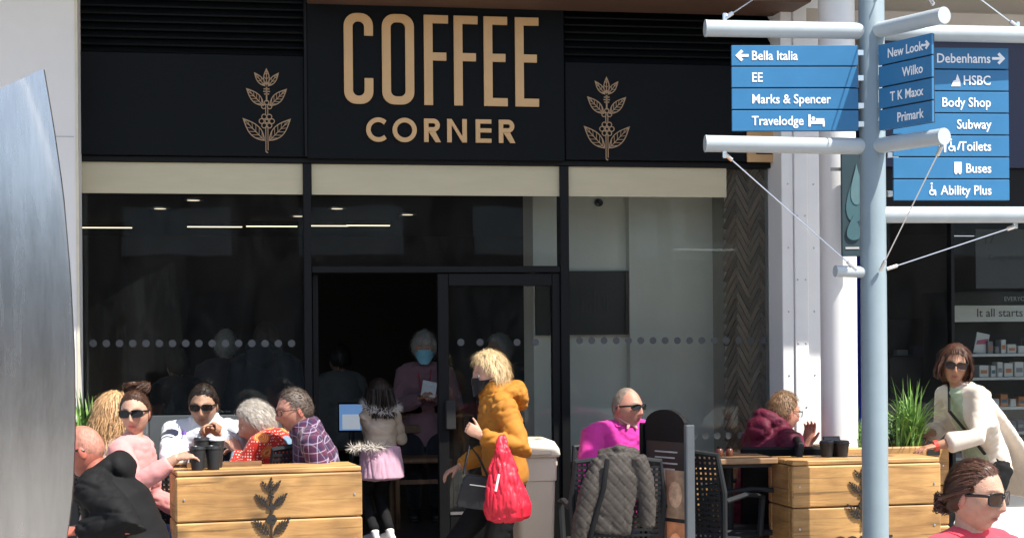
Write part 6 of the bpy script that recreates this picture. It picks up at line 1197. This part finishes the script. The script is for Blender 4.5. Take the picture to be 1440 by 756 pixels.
# till screen inside
q = at(494, 607, 11.1); ts = thing('till_screen', 'blue and white till screen glowing inside the open doorway', 'screen', (q.x, q.y, FLOOR), -YAW); hz_ = q.z-FLOOR
MB().box(-.09, .09, 0, .03, hz_, hz_+.20, bev=.005).obj('casing', BKP, ts); MB().box(-.08, .08, -.003, -.0005, hz_+.012, hz_+.188).obj('display', M('screen_blue', (.1, .2, .4), .3, emit=(.10, .20, .38, .55)), ts); MB().box(-.06, .06, -.005, -.0035, hz_+.02, hz_+.12).obj('receipt_panel', M('screen_white', (.5, .55, .6), .3, emit=(.3, .33, .36, .5)), ts); MB().lathe([(.02, 0), (.02, hz_)], (0, .02, 0), 10).obj('stand', RUBBER, ts)
# wooden chairs and tables inside
WD = wood('oak_chair', (.25, .13, .06), (.15, .07, .03), 'z')
def wood_chair(label, px, d, rz, back=1.0):
    q = at(px, 470, d); t = thing('wooden_chair', label, 'chair', (q.x, q.y, FLOOR), R(rz), 'wooden chairs inside the cafe')
    MB().box(-.2, .2, -.2, .2, .44, .475, bev=.01).obj('seat', WD, t)
    for x in (-.18, .18):
        MB().loft([(x, .18, 0), (x, .18, .44)], .018, seg=8, cap=0).obj('leg', WD, t); MB().loft([(x, -.2, 0), (x, -.19, .45), (x*.95, -.26, back)], [.018, .02, .016], seg=8, cap=.2).obj('leg', WD, t)
    for z in (.62, .76, back-.06): MB().box(-.17, .17, -.245, -.225, z, z+.06, bev=.006).obj('back_slat', WD, t)
    MB().box(-.18, .18, .17, .19, .3, .33).obj('stretcher', WD, t)
for a_ in (('wooden chair standing behind the child in the doorway', 590, 11.3, 180, .82), ('tall wooden chair back leftmost in right cafe window', 812, 10.75, 160, 1.12), ('tall wooden chair back behind the man in magenta jumper', 846, 10.8, 175, 1.1), ('tall wooden chair back right of the man in magenta jumper', 905, 10.75, 200, 1.14), ('wooden chair seen through the glass door', 765, 11.6, 150, 1.0)): wood_chair(*a_)
def in_table(label, px, d):
    q = at(px, 470, d); t = thing('cafe_table', label, 'table', (q.x, q.y, FLOOR)); MB().box(-.35, .35, -.3, .3, .72, .75, bev=.006).obj('top', WD, t)
    for x in (-.3, .3):
        for y in (-.25, .25): MB().box(x-.02, x+.02, y-.02, y+.02, 0, .72).obj('leg', WD, t)
in_table('brown wooden table inside the open doorway', 590, 11.9); in_table('brown wooden table inside the right cafe window', 770, 12.3)
# leaflet rack on the pier
q = onY(1029, 545, .26); lr = thing('leaflet_rack', 'small rack of red and blue leaflets on the tiled pier', 'leaflets', (q.x, .26, q.z)); MB().box(-.05, .05, .0, .03, -.1, -.09).obj('rack_ledge', STEEL, lr); MB().box(-.05, .05, .03, .034, -.1, .1).obj('rack_back', STEEL, lr)
for i, (c_, n_) in enumerate((((.35, .05, .05), 'red'), ((.05, .1, .3), 'blue'), ((.5, .5, .48), 'white'), ((.3, .06, .06), 'maroon'))): MB().box(-.045+(i % 2)*.047, -.003+(i % 2)*.047, .01, .02, -.088+(i//2)*.095, -.0+(i//2)*.095).obj('leaflet', M('leaflet_'+n_, c_, .5), lr)
# yellow floor sign
q = gr(1022, 9.55); fs_ = thing('floor_sign', 'small yellow folding floor sign under the small table', 'floor sign', q, R(15)); YEL = M('yellow_plastic', (.55, .40, .03), .5)
for s_ in (1, -1): MB().prism([(-.11, 0), (.11, 0), (.08, .42), (-.08, .42)], -.006, .006, mat=Matrix.Translation((0, s_*.07, 0)) @ Matrix.Rotation(R(s_*9), 4, 'X')).obj('leaf_panel', YEL, fs_)
MB().box(-.05, .05, -.012, .012, .41, .44, bev=.004).obj('hinge_grip', YEL, fs_)
bpy.data.scenes.remove(TMP)
